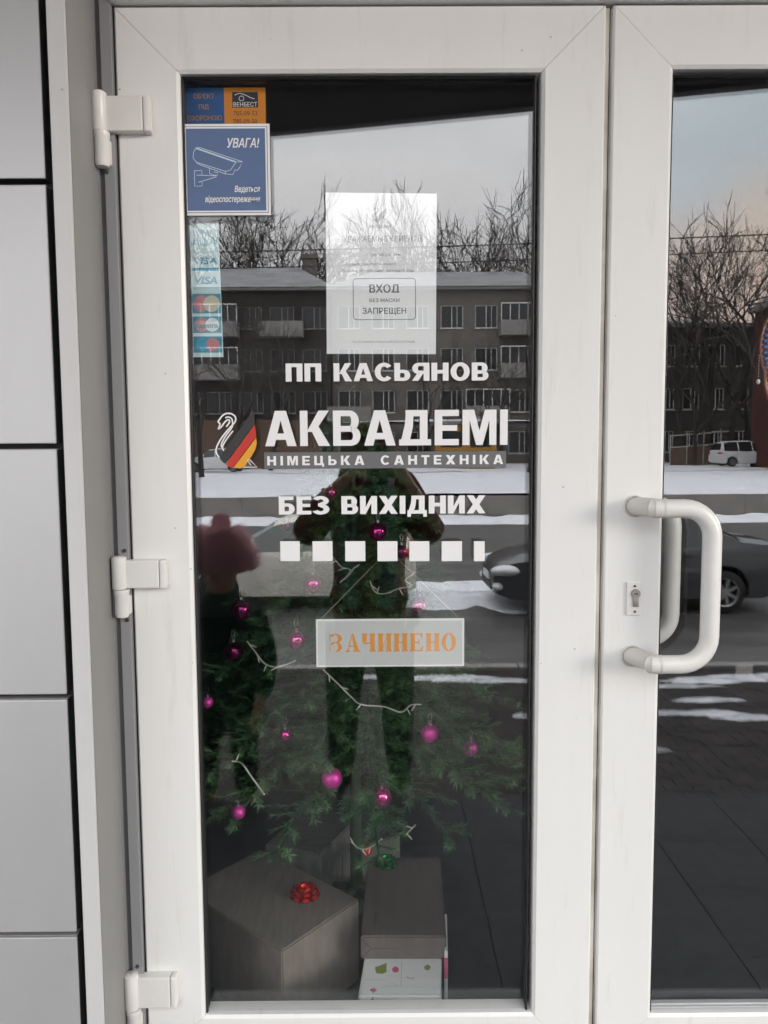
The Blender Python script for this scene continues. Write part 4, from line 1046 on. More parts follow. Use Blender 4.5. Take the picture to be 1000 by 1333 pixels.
part(rect(xa+b_+.0040, xb-b_-.0040, zb+b_+.0040, zt-b_-.0040, Ys-.0006), 'blue_field', BLU, vs_, VI)
def frac(r, a): return (r[0]+(r[2]-r[0])*a[0], r[1]+(r[3]-r[1])*a[1], r[0]+(r[2]-r[0])*a[2], r[1]+(r[3]-r[1])*a[3])
tx = MB()
for body_, fr_, kw in (('УВАГА!', (.51, .155, .875, .26), dict(bold=.02, shear=.22)), ('Ведеться', (.595, .675, .885, .745), dict(bold=.02, shear=.2)), ('відеоспостереження', (.26, .785, .885, .855), dict(bold=.02, shear=.2))):
    r = pxrect(*frac(cs_r, fr_), Ys); part(lettering(MB(), body_, *r, Ys-.0009, **kw), 'letters', WHITE, vs_, VI)
def vc(x, y, Y): return at(230+x/6.35, 90+y/6.35, Y)
dr = MB(); lw_ = .0011
for pts in (((160, 650), (190, 648), (545, 765), (520, 815), (500, 838), (482, 830)), ((160, 650), (140, 690), (137, 735), (165, 770), (405, 845), (445, 835), (490, 770)), ((160, 652), (488, 768), (545, 765)), ((165, 775), (180, 785), (400, 865), (465, 872), (480, 835)), ((405, 847), (400, 868)),
            ((147, 840), (150, 968), (212, 966), (210, 935)), ((147, 840), (208, 837), (210, 870)), ((165, 876), (330, 882)), ((180, 935), (330, 890)), ((272, 822), (274, 866), (300, 870)), ((306, 850), (340, 855), (336, 878), (300, 876))):
    dr.add(*stroke(list(pts), lw_, Ys-.0009, vc))
dr.add(*stroke([(165, 655), (485, 766)], .0026, Ys-.0011, vc))
part(dr, 'camera_drawing', mat('pale_blue_line', (.62, .72, .84), .5), vs_, VI)

# alarm-company sticker behind the glass, half blue, half orange
al_r = (237, 114, 346, 175)
xa, xb, zb, zt = pxrect(*al_r, YI)
al = empty('alarm_sticker', ((xa+xb)/2, YI, zb), 0, 'half blue, half orange sticker partly hidden behind the surveillance sticker', 'sticker'); AI = Vector(al.location)
xm_ = at(292, 140, YI)[0]
part(MB().box(xa, xm_, YI, YI+.0005, zb, zt), 'blue_half', mat('deep_blue_print', (.016, .10, .30), .5), al, AI)
part(MB().box(xm_, xb, YI, YI+.0005, zb, zt), 'orange_half', mat('orange_print', (.78, .28, .02), .5), al, AI)
DKN = mat('navy_print', (.012, .014, .035), .5)
part(rect(*pxrect(302.5, 120, 336, 140, YI), YI-.0003), 'logo_field', DKN, al, AI)
ol = MB(); lettering(ol, 'ВЕНБЕСТ', *pxrect(304, 133, 335, 139, YI), YI-.0006, bold=.01)
ol.add(*stroke(smooth_pts([(480, 215), (520, 200), (570, 215), (610, 235), (645, 245)]), .0013, YI-.0006, lambda x, y, Y: at(230+x/6.35, 90+y/6.35, Y)))
ol.add(*stroke([(536+20*math.cos(a), 242+20*math.sin(a)) for a in [6.283*k/14 for k in range(15)]], .0011, YI-.0006, lambda x, y, Y: at(230+x/6.35, 90+y/6.35, Y)))
part(ol, 'logo', WHITE, al, AI)
on_ = MB()
for body_, r in (("ОБ'ЄКТ", (252, 122, 279, 128.5)), ('ПІД', (259, 136, 272, 142)), ('ОХОРОНОЮ', (244.5, 150.5, 289, 157)),): part(lettering(MB(), body_, *pxrect(*r, YI), YI-.0004, bold=.012), 'letters', mat('dull_orange_print', (.50, .26, .08), .5), al, AI)
on_ = MB()
for body_, r in (('785-09-53', (304, 144.5, 335, 150.5)), ('785-09-50', (304, 155, 335, 161))): part(lettering(MB(), body_, *pxrect(*r, YI), YI-.0004, bold=.008), 'phone_number', mat('brown_print', (.22, .09, .02), .5), al, AI)

# strip of payment-card marks
cr_ = (246.5, 291, 290, 465)
def card_rect(y0, y1, in0=.09, in1=.93, Y=YI):
    t = ((y0+y1)/2-291)/174; sh = -3 + 6*t
    return pxrect(cr_[0]+43.5*in0+sh*.9, y0, cr_[0]+43.5*in1+sh*.9, y1, Y)
xa, z1_ = at(246.5, 291, YI); xb, _ = at(284.5, 291, YI); xc_, z0_ = at(250, 465, YI); xd_, _ = at(291, 465, YI)
cd_ = empty('card_strip', ((xa+xb)/2, YI, z0_), 0, 'vertical pale cyan strip of six payment card marks at the left of the glass', 'sticker'); DI = Vector(cd_.location)
FILM = film_mat('pale_cyan_film', (.64, .84, .88), .97)
CYA = mat('cyan_print', (.05, .30, .44), .5); CYB = mat('pale_cyan_print', (.42, .66, .72), .5); WPR = mat('pale_print', (.66, .78, .80), .5)
CRD = mat('pale_red_print', (.55, .25, .27), .5); COR = mat('pale_straw_print', (.55, .55, .44), .5); CBL = mat('bright_cyan_print', (.04, .38, .60), .5)
part(MB().add([(xc_, YI, z0_), (xd_, YI, z0_), (xb, YI, z1_), (xa, YI, z1_)], [(0, 1, 2, 3)]), 'film', FILM, cd_, DI)
Yp = YI - .0006
def disc(cxp, cyp, rp, Y, n=24): return [(at(cxp+rp*math.cos(6.2832*k/n), cyp+rp*math.sin(6.2832*k/n), Y)[0], Y, at(cxp+rp*math.cos(6.2832*k/n), cyp+rp*math.sin(6.2832*k/n), Y)[1]) for k in range(n)]
part(rect(*card_rect(300, 319), Yp), 'card_mark', CYB, cd_, DI)
part(lettering(MB(), 'EXIM', *card_rect(303, 312, .15, .88), Yp-.0003, bold=.02), 'card_lettering', WPR, cd_, DI)
part(lettering(MB(), 'VISA', *card_rect(335, 344, .18, .85), Yp-.0003, bold=.02, shear=.2), 'card_lettering', CYA, cd_, DI)
part(rect(*card_rect(348.5, 352.5, .12, .9), Yp), 'card_mark', CBL, cd_, DI)
part(lettering(MB(), 'VISA', *card_rect(360, 369.5, .18, .85), Yp-.0003, bold=.02, shear=.2), 'card_lettering', CYA, cd_, DI)
part(rect(*card_rect(373.5, 377.5, .12, .9), Yp), 'card_mark', CYB, cd_, DI)
for (y0, y1, ca1, ca2, word) in ((382.5, 408, CRD, COR, None), (412, 433.5, CRD, WPR, 'maestro'), (438, 459, CBL, CRD, None)):
    xa_, xb_, zb_, zt_ = card_rect(y0, y1, .08, .93)
    part(rect(xa_, xb_, zb_, zt_, Yp), 'card_mark', CYA, cd_, DI)
    sh = -3 + 6*((y0+y1)/2-291)/174; cxm = cr_[0]+43.5*.5+sh*.9; cym = (y0+y1)/2; rp = (y1-y0)*.42
    part(MB().ngon(disc(cxm-6.8, cym, rp, Yp-.0003)), 'card_disc', ca1, cd_, DI); part(MB().ngon(disc(cxm+6.8, cym, rp, Yp-.0006)), 'card_disc', ca2, cd_, DI)
    if word: part(lettering(MB(), word, *pxrect(cxm-14, cym-1, cxm+14, cym+4, Yp), Yp-.0009, bold=.02), 'card_lettering', CYA, cd_, DI)

# paper notice behind the glass
YN = .0425
PAPER = mat('white_paper', (.90, .93, .96), .8, var=.02, vscale=2)
nr = (424.5, 250, 568.5, 461)
pa = [at(424, 250.5, YN), at(568.8, 252, YN), at(567.5, 461, YN), at(425.5, 460.5, YN)]
no_ = empty('paper_notice', (at(497, 461, YN)[0], YN, at(497, 461, YN)[1]), 0, 'sheet of white paper with a printed notice and boxed warning behind the glass', 'notice'); NI = Vector(no_.location)
part(MB().add([(p[0], YN, p[1]) for p in pa] + [(p[0], YN+.0006, p[1]) for p in pa], [(0,1,2,3),(7,6,5,4),(0,4,5,1),(1,5,6,2),(2,6,7,3),(3,7,4,0)]), 'sheet', PAPER, no_, NI)
INK = mat('faded_grey_ink', (.42, .44, .46), .8); INKD = mat('dark_grey_ink', (.12, .13, .14), .8); INKP = mat('pale_grey_ink', (.60, .62, .64), .8)
Yk = YN - .0003
def pr(mb, body_, r, **kw): lettering(mb, body_, *pxrect(*r, Yk), Yk, **kw)
def line(nm, m, body_, r, **kw): part(lettering(MB(), body_, *pxrect(*r, Yk), Yk, **kw), nm, m, no_, NI)
line('heading', INK, 'УВАЖАЕМЫЕ КЛИЕНТЫ', (447, 307, 550, 314.5)); line('logo_lettering', INK, 'АКВАДЕМI', (480, 293, 509, 296.5), bold=.01)
line('fine_print', INK, 'График работы', (481, 329, 521, 333)); line('fine_print', INK, 'Суббота, воскресенье - выходной день', (445, 350, 540, 354)); line('fine_print', INK, 'Сотрудники работают в масках', (444, 341.5, 515, 345)); line('fine_print', INK, 'При обслуживании клиентов соблюдаем дистанцию', (458, 443, 540, 446))
line('warning_letters', INKD, 'ВХОД', (481, 370, 520, 381), bold=.018, clampz=True); line('warning_letters', INKD, 'БЕЗ МАСКИ', (481, 388.5, 520, 393), bold=.012); line('warning_letters', INKD, 'ЗАПРЕЩЕН', (472, 400.5, 529, 408.5), bold=.014)
bx0, bx1, bz0, bz1 = pxrect(460, 362.5, 541, 416, Yk); rc = .006
rp_ = [(bx1-rc+rc*math.cos(a), bz1-rc+rc*math.sin(a)) for a in [R(90-9*k) for k in range(11)]] + [(bx1-rc+rc*math.cos(a), bz0+rc+rc*math.sin(a)) for a in [R(-9*k) for k in range(11)]]
rp_ += [(bx0+rc+rc*math.cos(a), bz0+rc+rc*math.sin(a)) for a in [R(-90-9*k) for k in range(11)]] + [(bx0+rc+rc*math.cos(a), bz1-rc+rc*math.sin(a)) for a in [R(180-9*k) for k in range(11)]]; rp_.append(rp_[0])
part(MB().add(*stroke(rp_, .0012, Yk, lambda x, y, Y: (x, y))), 'warning_box', INKD, no_, NI)
def np_(x, y, Y): return at(410+x/5.794, 240+y/5.794, Y)
sm_ = MB().ngon([(np_(x, y, Yk)[0], Yk, np_(x, y, Yk)[1]) for x, y in ((540, 178), (542, 215), (525, 250), (470, 288), (440, 270))])
sm_.add(*stroke(smooth_pts([(440, 270), (432, 250), (445, 225), (480, 200), (478, 184), (458, 180), (440, 196)]), .0012, Yk-.0002, np_))
part(sm_, 'swan_print', INKP, no_, NI)

# hanging closed sign
SY = .052
sr = (411.5, 805.5, 604.5, 868)
sg_ = empty('closed_sign', (at(508, 868, SY)[0], SY, at(508, 868, SY)[1]), 0, 'grey hanging sign with white edge and orange serif letters on a string', 'sign'); GI = Vector(sg_.location)
xa, xb, zb, zt = pxrect(*sr, SY)
part(MB().cbox(xa, xb, SY, SY+.003, zb, zt, .0012), 'board', mat('white_acrylic', (.82, .83, .83), .4), sg_, GI)
part(rect(xa+.0042, xb-.0042, zb+.0038, zt-.0042, SY-.0004), 'grey_field', mat('grey_sign_field', (.58, .605, .60), .5, var=.03), sg_, GI)
ORG = mat('orange_sign_letters', (.80, .32, .045), .6)
def serif(ch):
    r = []; q = []
    S = .30; t = .07
    if ch in 'НИ':
        r = [(.06, 0, .06+S, 1), (.64, 0, .64+S, 1), (0, 0, .42, t), (.58, 0, 1, t), (0, 1-t, .42, 1), (.58, 1-t, 1, 1)]
        if ch == 'Н': r.append((.3, .47, .7, .47+t))
        else: q.append([(.36, .16), (.36, .26), (.64, .86), (.64, .76)])
    elif ch == 'Ч': r = [(.62, 0, .92, 1), (.54, 0, 1, t), (.56, 1-t, .98, 1), (0, 1-t, .42, 1), (.06, .55, .36, 1)]; q.append([(.06, .56), (.14, .44), (.30, .40), (.64, .46), (.64, .53), (.36, .5)])
    elif ch == 'Е': r = [(.08, 0, .38, 1), (0, 0, .9, t), (0, 1-t, .88, 1), (.36, .47, .62, .47+t), (.62, .36, .68, .66)]; q += [[(.9, 0), (.96, .3), (.9, .3), (.7, .05)], [(.88, 1), (.94, .72), (.88, .72), (.7, .95)]]
    elif ch == 'А': r = [(0, 0, .3, t), (.52, 0, 1.06, t), (.25, .28, .62, .28+t)]; q += [[(.12, .05), (.19, .05), (.50, .92), (.46, 1)], [(.46, 1), (.56, 1), (.95, .05), (.62, .05)]]
    elif ch == 'О':
        o_ = [(.5+.5*math.cos(a), .5+.51*math.sin(a)) for a in [6.2832*k/28 for k in range(28)]]; i_ = [(.5+.22*math.cos(a), .5+.44*math.sin(a)) for a in [6.2832*k/28 for k in range(28)]]
        q += [[o_[k], o_[(k+1) % 28], i_[(k+1) % 28], i_[k]] for k in range(28)]
    elif ch == 'З':
        for (cy_2, h) in ((.74, .26), (.27, .28)):
            A = [R(150-10*k) for k in range(25)]
            o_ = [(.42+.46*math.cos(a), cy_2+h*math.sin(a)) for a in A]; i_ = [(.42+.20*math.cos(a), cy_2+(h-.06)*math.sin(a)) for a in A]
            q += [[o_[k], o_[k+1], i_[k+1], i_[k]] for k in range(24)]
        r = [(.0, .62, .06, 1), (.0, 0, .06, .36)]
    return r, q
xa, xb, zb, zt = pxrect(428, 824.5, 595, 848, SY); word = 'ЗАЧИНЕНО'; cw_ = (xb-xa)/len(word); lm = MB(); kk_ = 0
for i, ch_ in enumerate(word):
    rl, ql = serif(ch_); x0 = xa + i*cw_ + cw_*.05; sx_ = cw_*.88; sz_ = zt-zb
    for (a, b, c, d) in rl:
        kk_ += 1; Yl = SY-.0007-.00001*(kk_ % 12); lm.add([(x0+a*sx_, Yl, zb+b*sz_), (x0+c*sx_, Yl, zb+b*sz_), (x0+c*sx_, Yl, zb+d*sz_), (x0+a*sx_, Yl, zb+d*sz_)], [(0, 1, 2, 3)])
    for pl_ in ql:
        kk_ += 1; Yl = SY-.0007-.00001*(kk_ % 12); lm.add([(x0+a*sx_, Yl, zb+b*sz_) for a, b in pl_], [tuple(range(len(pl_)))])
part(lm, 'letters', ORG, sg_, GI)
pk_ = at(506, 716, SY); pL = at(418, 806, SY); pR = at(599, 806, SY)
STR = mat('pale_string', (.34, .32, .28), .8)
part(MB().tube([(pL[0], SY+.0015, pL[1]), (pk_[0], SY, pk_[1]), (pR[0], SY+.0015, pR[1])], 0.0006, 6), 'string', STR, sg_, GI)
part(MB().lathe([(.012, -.011), (.010, -.007), (.004, -.004), (.003, .003), (.001, .003)], 16, (pk_[0], SY, pk_[1]+.001), 'y'), 'suction_hook', film_mat('clear_suction_cup', (.6, .6, .6), .35), sg_, GI)

xa, xb, zb, zt = pxrect(958, 865, 980, 880, YI)
tag(MB().add([(xa, YI, zb), (xb, YI, zb), (xb, YI, zt), (xa, YI, zt), (xa, YI+.0003, zb), (xb, YI+.0003, zb), (xb, YI+.0003, zt), (xa, YI+.0003, zt)], [(0,1,2,3),(7,6,5,4)]).build('clear_sticker', film_mat('faint_clear_film', (.55, .55, .55), .16)), 'small faint clear square sticker below the pull handle', 'sticker')
# copper ring ornament hanging in the right door, mostly out of frame
COP = mat('copper_ring', (.20, .105, .07), .4, metal=.8); BEAD = mat('white_bead', (.8, .8, .8), .3); BLB = mat('blue_bead', (.05, .16, .42), .3)
ox, oz = at(1036, 452, .075)
orn = empty('ring_ornament', (ox, .075, oz), 0, 'copper ring ornament with blue beads at the right edge of the picture', 'ornament')
for r_, tz in ((.068, 0), (.054, 0), (.058, -.055)):
    MB().tube([(r_*math.cos(6.2832*k/40), 0, r_*1.35*math.sin(6.2832*k/40)+tz) for k in range(40)], .0042, 8, closed=True).build('ring', COP, orn, True)
bdm = MB().sphere((0, 0, 0), .0045, 10, 8).mesh('blue_bead', BLB, True)
for k in range(16):
    a = R(120+k*7.5); link('blue_bead', bdm, orn, (.063*math.cos(a), -.006, .063*1.35*math.sin(a)+.0))
wbm = MB().sphere((0, 0, 0), .0011, 8, 6).mesh('white_bead', BEAD, True)
bxp, bzp = at(987, 463, .075); bz2 = at(986, 490, .075)[1]
for k in range(9): link('white_bead', wbm, orn, (bxp-ox, -.004, bzp-oz+(bz2-bzp)*k/8))
MB().sphere((bxp-ox, -.004, at(986, 497, .075)[1]-oz), 1, 12, 10, (.0036, .0036, .0052)).build('bead_drop', BEAD, orn, True)
MB().tube([(0, 0, .09), (0, 0, .45)], .0008, 5).build('cord', STR, orn)
MB().lathe([(.014, -.018), (.011, -.010), (.004, -.006), (.003, .002), (.001, .003)], 14, (0, 0, .45), 'y').build('suction_hook', film_mat('clear_suction_cup_b', (.6, .6, .6), .35), orn)

# ================================================================== INSIDE: the tree, its baubles and the presents
NEED = mat('artificial_needles', (.115, .235, .095), .6, col2=(.036, .115, .046), vscale=9)
TBARK = mat('green_wrapped_pole', (.03, .07, .035), .8, var=.3, vscale=40)
TX, TY = -.075, .56
ctree = empty('christmas_tree', (TX, TY, FLOOR), 0, 'dark green artificial Christmas tree standing behind the left door', 'christmas tree')
TH = 1.36; rt = random.Random(21)
MB().tube([(0, 0, 0), (0, 0, .3), (0, 0, TH)], [.017, .016, .006], 10).build('trunk', TBARK, ctree, True)
for k in range(4):
    a = R(45+90*k); MB().tube([(0, 0, .07), (.16*math.cos(a), .16*math.sin(a), .012)], [.011, .009], 8).build('stand_leg', TBARK, ctree)
nd_v = []; nd_f = []; tw = MB()
def needles(p, q, ln, cnt):
    d = (q-p); dn = d.normalized(); o = dn.orthogonal().normalized()
    for i in range(cnt):
        t = rt.random(); b = p + d*t; a = rt.uniform(0, 6.283)
        side = (Matrix.Rotation(a, 3, dn) @ o); dirn = (side*rt.uniform(.6, 1) + dn*rt.uniform(.35, .95)).normalized()
        s = dirn.cross(dn); s = s.normalized()*.0010 if s.length > 1e-5 else o*.0010
        k = len(nd_v); e_ = b + dirn*ln*rt.uniform(.7, 1.2)
        nd_v.extend([tuple(b-s), tuple(b+s), tuple(e_)]); nd_f.append((k, k+1, k+2))
lev = 0; z = .445
while z < TH - .03:
    f = (z-.445)/(TH-.445); Rb = .42*(1-f)**.85 + .04
    nb = max(4, int(11*(1-f)+4)); ph0 = rt.uniform(0, 6.28)
    for b in range(nb):
        a = ph0 + 6.2832*b/nb + rt.uniform(-.15, .15); L_ = Rb*rt.uniform(.82, 1.1)
        d0 = Vector((math.cos(a), math.sin(a), 0))
        pts = [Vector((0, 0, z))]
        for s in range(1, 6):
            t = s/5; pts.append(Vector((0, 0, z)) + d0*L_*t + Vector((0, 0, .10*t*L_/.4 - .16*t*t*L_/.4 + rt.uniform(-.008, .008))))
        tw.tube(pts, [.0032]*5+[.0012], 4, cap=False)
        for s in range(5):
            p, q = pts[s], pts[s+1]; needles(p, q, .024, 85)
            if s > 0:
                for sd in (1, -1):
                    for rep in range(2):
                        st0 = p.lerp(q, rt.random()); la = (.13 - .018*s)*min(1, L_/.3)*rt.uniform(.7, 1.2)
                        sdv = (d0*.75 + Vector((-d0.y, d0.x, 0))*sd*rt.uniform(.5, 1) + Vector((0, 0, rt.uniform(-.25, .35)))).normalized()
                        en = st0 + sdv*la; tw.tube([st0, en], [.0018, .0008], 3, cap=False); needles(st0, en, .0225, int(850*la)+14)
    z += .066 - .010*f; lev += 1
needles(Vector((0, 0, TH-.06)), Vector((0, 0, TH+.05)), .03, 60)
needles(Vector((0, 0, .02)), Vector((0, 0, .45)), .020, 1600)
tw.build('branches', TBARK, ctree, fix=False)
fol = MB(); fol.v = nd_v; fol.f = nd_f
tag(fol.build('foliage', NEED, ctree, fix=False), kind='stuff')

# baubles
MAG = mat('magenta_bauble_gloss', (.62, .05, .30), .08, metal=.85)
MAGM = mat('magenta_bauble_matt', (.62, .06, .36), .45, metal=.5)
PNKB = mat('pink_bauble_gloss', (.75, .10, .34), .10, metal=.8)
DKB = mat('dark_violet_bauble', (.16, .015, .085), .06, metal=.8)
CAPM = mat('silver_cap', (.7, .7, .7), .25, metal=1.)
REDB = mat('red_foil', (.75, .03, .025), .25, metal=.45)
def bauble(px, py, rpx, y, m, label):
    depth = (y+1.43); x, zc = at(px, py, y); r = rpx/1000*depth*1.02
    e = empty('bauble', (x, y, zc-r), 0, label, 'bauble', 'baubles on the Christmas tree')
    MB().sphere((0, 0, r), r, 24, 16).build('ball', m, e, True)
    MB().lathe([(.005, 2*r-.002), (.0055, 2*r+.006), (.003, 2*r+.008), (.001, 2*r+.008)], 12).build('cap', CAPM, e, True)
    lo_ = [(.0035*math.cos(a), 0, 2*r+.0165+.0105*math.sin(a)) for a in [6.2832*k/12 for k in range(12)]]
    MB().tube(lo_, .0008, 5, closed=True).build('hook', CAPM, e)
for b in ((431, 641, 8, .42, PNKB, 'small pink bauble behind the left letters of the lower lettering line'), (492, 692, 12, .36, MAG, 'magenta bauble just above the middle white square'),
          (523, 718, 9, .40, DKB, 'dark bauble between the fourth and fifth white squares'), (374, 684, 7, .50, PNKB, 'small pink bauble above the gap beside the first white square'),
          (407, 760, 13, .30, MAG, 'magenta bauble left of the sign string below the second square'), (314, 794, 14, .22, DKB, 'dark violet bauble in front of the mirrored child, upper of two'),
          (304, 848, 13, .24, DKB, 'dark violet bauble in front of the mirrored child, lower of two'), (386, 833, 12.5, .24, PNKB, 'pink bauble left of the hanging sign'),
          (546, 788, 12, .32, PNKB, 'pink bauble above the right half of the hanging sign'), (270, 914, 7.5, .28, MAGM, 'small matt magenta bauble at the left edge of the glass'),
          (371, 956, 8, .20, MAG, 'small magenta bauble left of the photographer’s mirrored legs'), (560, 955, 12, .18, MAGM, 'matt magenta bauble right of the photographer’s mirrored legs'),
          (613, 974, 9.5, .26, MAGM, 'matt magenta bauble farthest right on the tree'), (432, 1013, 13.5, .15, MAGM, 'large matt magenta bauble below the hanging sign'),
          (497, 1037, 13, .16, PNKB, 'pink bauble lowest in the middle of the tree'), (310, 1057, 9.5, .17, MAGM, 'matt pink bauble low at the left above the big brown box'),
          (478, 1107, 7, .50, REDB, 'small red bauble under the lowest branches by the green bow')):
    bauble(*b)
# white wire garland, strand by strand
GAR = mat('white_garland_wire', (.66, .66, .60), .6)
rg = random.Random(4)
def garland(pts, y, label):
    P = smooth_pts(pts, 7); root_pt = at(*P[0], y)
    e = empty('garland', (root_pt[0], y, root_pt[1]), 0, label, 'garland', 'white garland strands on the Christmas tree'); I = Vector(e.location)
    w3 = []
    for i, p in enumerate(P):
        yy = y + .02*math.sin(i*.5); x, zz = at(*p, yy); w3.append((x, yy, zz))
    part(MB().tube(w3, .0017, 6), 'wire', GAR, e, I, True)
    for i in range(3, len(w3)-2, 6):
        a = Vector(w3[i]); d = Vector((rg.uniform(-1, 1), rg.uniform(-.6, .2), rg.uniform(-1, 1))).normalized()
        part(MB().tube([a, a+d*.008, a+d*.017], [.0012, .0016, .0009], 5), 'bulb', GAR, e, I)
garland([(433, 725), (445, 738), (456, 742), (450, 752), (455, 748), (462, 738)], .33, 'short garland curl below the third white square')
garland([(482, 757), (488, 770), (500, 773), (520, 766), (535, 763), (528, 755), (538, 748)], .31, 'garland strand just above the hanging sign')
garland([(322, 835), (332, 848), (345, 864), (362, 868), (385, 860)], .23, 'garland strand between the dark bauble and the hanging sign')
garland([(421, 872), (440, 890), (455, 905), (470, 917), (500, 920), (522, 927), (535, 918), (548, 917)], .22, 'long garland strand sagging under the hanging sign')
garland([(303, 991), (315, 994), (328, 1012), (344, 1034)], .16, 'garland strand left of the large matt bauble')
garland([(458, 1096), (467, 1104), (480, 1104), (497, 1092)], .19, 'garland strand lowest on the tree above the green bow')
garland([(527, 1088), (535, 1080), (541, 1074)], .2, 'short garland end at the lower right of the tree')

# presents
BRN = mat('brown_kraft_wrap', (.235, .208, .185), .6, var=.22, vscale=9, stretch=(9, 1.2, 2))
BRN2 = mat('dark_brown_wrap', (.160, .138, .127), .55, var=.16, vscale=11, stretch=(6, 1, 1))
WHW = mat('white_gift_wrap', (.86, .88, .87), .5, var=.04, vscale=5)
SIL = mat('silver_grey_wrap', (.26, .26, .25), .4, metal=.3, var=.3, vscale=14, stretch=(1, 6, 1))
GRB = mat('green_foil', (.015, .30, .09), .18, metal=.6)
def gift(label, near, u, wv, h, z0, m, name='gift_box'):
    """near corner (x, y), edge vectors u and wv along the floor"""
    e = empty(name, (near[0], near[1], z0), 0, label, 'gift')
    a = Vector((*u, 0)); b = Vector((*wv, 0)); c = Vector((0, 0, h))
    bm = bmesh.new(); vs = [bm.verts.new(p) for p in (Vector((0,0,0)), a, a+b, b, c, a+c, a+b+c, b+c)]
    for f in ((0,3,2,1),(4,5,6,7),(0,1,5,4),(1,2,6,5),(2,3,7,6),(3,0,4,7)): bm.faces.new([vs[i] for i in f])
    bmesh.ops.recalc_face_normals(bm, faces=bm.faces); bmesh.ops.bevel(bm, geom=bm.edges[:], offset=.0035, segments=2, affect='EDGES')
    me = bpy.data.meshes.new('box'); bm.to_mesh(me); bm.free(); me.materials.append(m); link('box', me, e)
    return e, a, b, c
def bow(parent, p, r, m):
    e = empty('bow', p); e.parent = parent
    for el, cnt, off, k in ((8, 9, 0, 1.0), (34, 8, .3, .92), (60, 6, .1, .78)):
        for i in range(cnt):
            a = 6.2832*i/cnt + off; h = Vector((math.cos(a), math.sin(a), 0)); d = (h*math.cos(R(el)) + Vector((0, 0, math.sin(R(el))))).normalized(); sd = Vector((-h.y, h.x, 0)); nn = d.cross(sd)*-1
            L_ = r*k; w_ = r*.19; path = [(0, 0, .35), (.45, .13, .9), (.82, .17, 1), (1, .02, .95), (.85, -.13, .9), (.45, -.08, .6), (.05, 0, .3)]
            vs = []
            for (q, u, wf_) in path:
                c_ = d*L_*q + nn*L_*u + Vector((0, 0, r*.12))
                vs += [c_-sd*w_*wf_, c_+sd*w_*wf_]
            MB().add(vs, [(2*j, 2*j+1, 2*j+3, 2*j+2) for j in range(len(path)-1)]).build('ribbon_loop', m, e, True, fix=False)
    MB().sphere((0, 0, r*.35), r*.28, 12, 8).build('bow_centre', m, e, True)
def atz(px, py, z):              # point on a horizontal plane
    d = BASIS @ Vector(((px-500)/FPX, -(py-666.5)/FPX, -1)); t = (z-CAM.z)/d.z; p = CAM + d*t; return Vector((p.x, p.y))
zt_ = FLOOR + .20
n0 = atz(367, 1238, zt_); r0 = atz(468, 1170, zt_); b0 = atz(343, 1103, zt_)
u_ = r0 - n0; wd_ = Vector((-u_.y, u_.x)).normalized()*(b0-r0).length
g1, a_, b__, c_ = gift('large plain brown gift box with a red bow, left of the others', n0, u_, wd_, .20, FLOOR, BRN)
pb = atz(397, 1168, zt_) - n0
bow(g1, (pb.x, pb.y, .20), .036, REDB)
zt2 = FLOOR + .118
f0 = atz(466, 1297, zt2); f1 = atz(574, 1297, zt2)
g2, *_ = gift('white gift box with green and pink print, under the box with the green bow', f0, f1-f0, Vector((.025, .27)), .118, FLOOR, WHW)
PGR = mat('leaf_green_print', (.28, .32, .07), .6); PPK = mat('rose_print', (.62, .14, .24), .6); PGY = mat('grey_line_print', (.45, .47, .46), .6)
def print_top(pts, m, nm='printed_motif'):
    q = [atz(x, y, zt2+.0006) for x, y in pts]
    MB().ngon([(p.x-f0.x, p.y-f0.y, .1186) for p in q]).build(nm, m, g2, fix=False)
def k2(x, y): return (360+x/4.1667, 1080+y/4.1667)
print_top([k2(*p) for p in ((535, 745), (560, 738), (598, 722), (596, 750), (598, 772), (575, 782), (545, 780), (536, 765))], PGR)
print_top([k2(*p) for p in ((628, 752), (645, 740), (664, 752), (662, 770), (640, 776), (628, 766))], PPK)
print_top([k2(*p) for p in ((700, 790), (722, 806), (752, 800), (740, 810), (716, 812))], PGY)
print_top([k2(*p) for p in ((800, 742), (822, 730), (838, 745), (826, 764), (806, 760))], PGR)
print_top([k2(*p) for p in ((505, 868), (530, 858), (545, 872), (525, 886))], PPK)
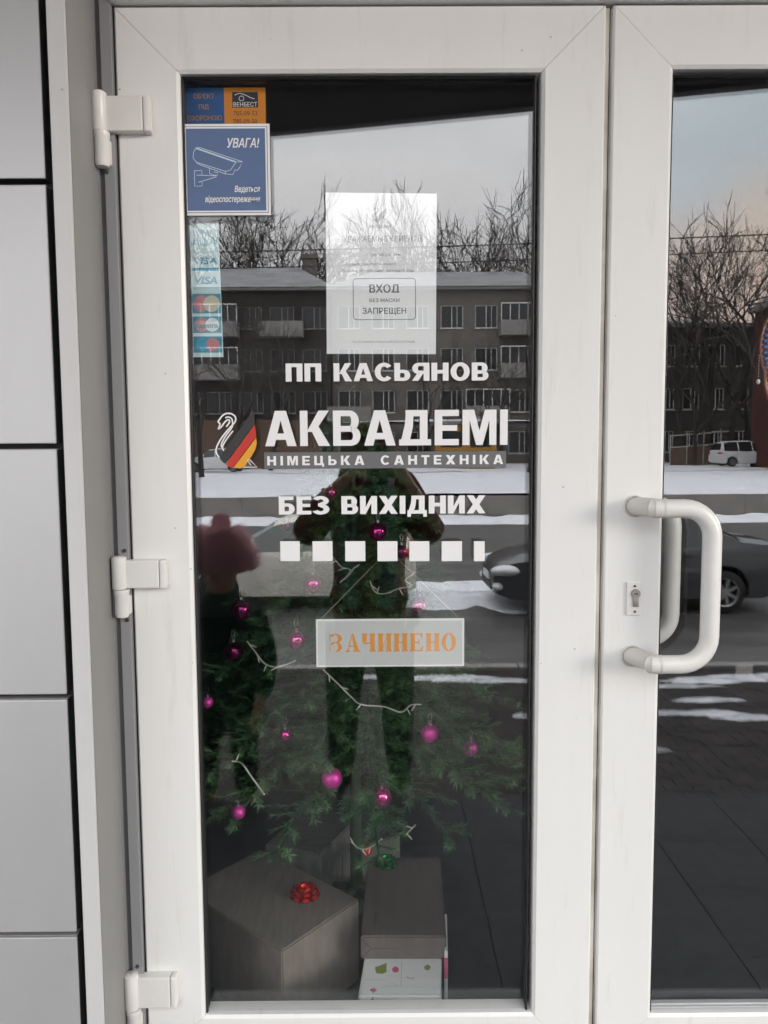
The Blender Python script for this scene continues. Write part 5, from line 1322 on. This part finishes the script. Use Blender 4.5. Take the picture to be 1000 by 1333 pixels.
for pts in (((480, 815), (890, 810)), ((680, 715), (675, 850)), ((590, 850), (890, 862)), ((610, 822), (660, 842), (640, 855))):
    q = [atz(*k2(*p), zt2) for p in pts]; MB().tube([(p.x-f0.x, p.y-f0.y, .1182) for p in q], .0005, 4).build('printed_line', PGY, g2)
def print_front(pts, m):
    o = []
    for (x, y) in pts:
        px_, py_ = k2(x, y); X_, Z_ = at(px_, py_, f0.y); o.append((X_-f0.x, -.0008, Z_-FLOOR))
    MB().ngon(o).build('printed_motif', m, g2, fix=False)
print_front([(440, 905), (482, 955), (440, 958)], PPK); print_front([(525, 902), (525, 955), (488, 955)], PGR); print_front([(545, 942), (575, 935), (605, 945), (600, 956), (548, 956)], PGR); print_front([(636, 908), (668, 912), (655, 945), (640, 940)], mat('grey_green_print', (.32, .42, .36), .6))
g0 = atz(469.5, 1250, zt2); g1_ = atz(581, 1250, zt2); zt3 = zt2 + .056
bk = atz(480, 1117, zt3)
ln_ = Vector((bk.x - atz(469.5, 1221, zt3).x, bk.y - atz(469.5, 1221, zt3).y))
g3, *_ = gift('flat dark brown gift box with a green bow, lying on the white box', g0, g1_-g0, Vector((.012, ln_.y)), .055, zt2+.001, BRN2)
wv_ = (g1_-g0).length
# folded paper ends of that box
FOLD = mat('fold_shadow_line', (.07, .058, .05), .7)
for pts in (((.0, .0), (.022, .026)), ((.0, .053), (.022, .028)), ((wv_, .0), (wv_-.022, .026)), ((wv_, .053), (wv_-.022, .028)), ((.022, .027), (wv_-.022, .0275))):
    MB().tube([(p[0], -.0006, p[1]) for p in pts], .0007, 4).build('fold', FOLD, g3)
pb = atz(503, 1127, zt3) - g0
bow(g3, (pb.x, pb.y, .0555), .031, GRB)
s0 = atz(447, 1165, FLOOR+.1)
g4, *_ = gift('silver-grey wrapped parcel behind the tree stand', (-.12, .66), (.17, .10), (-.10, .17), .11, FLOOR, SIL)
g5, *_ = gift('grey wrapped box farthest back behind the large brown box', (-.33, .62), (.16, -.06), (.10, .22), .16, FLOOR, SIL)
g6, *_ = gift('thin white and pink gift standing behind the right side of the white box', (f1.x+.016, f1.y+.10), (.007, 0), (.01, .14), .15, FLOOR, WHW)
MB().box(-.0006, .0076, -.0006, .02, .085, .13).build('printed_band', PPK, g6)
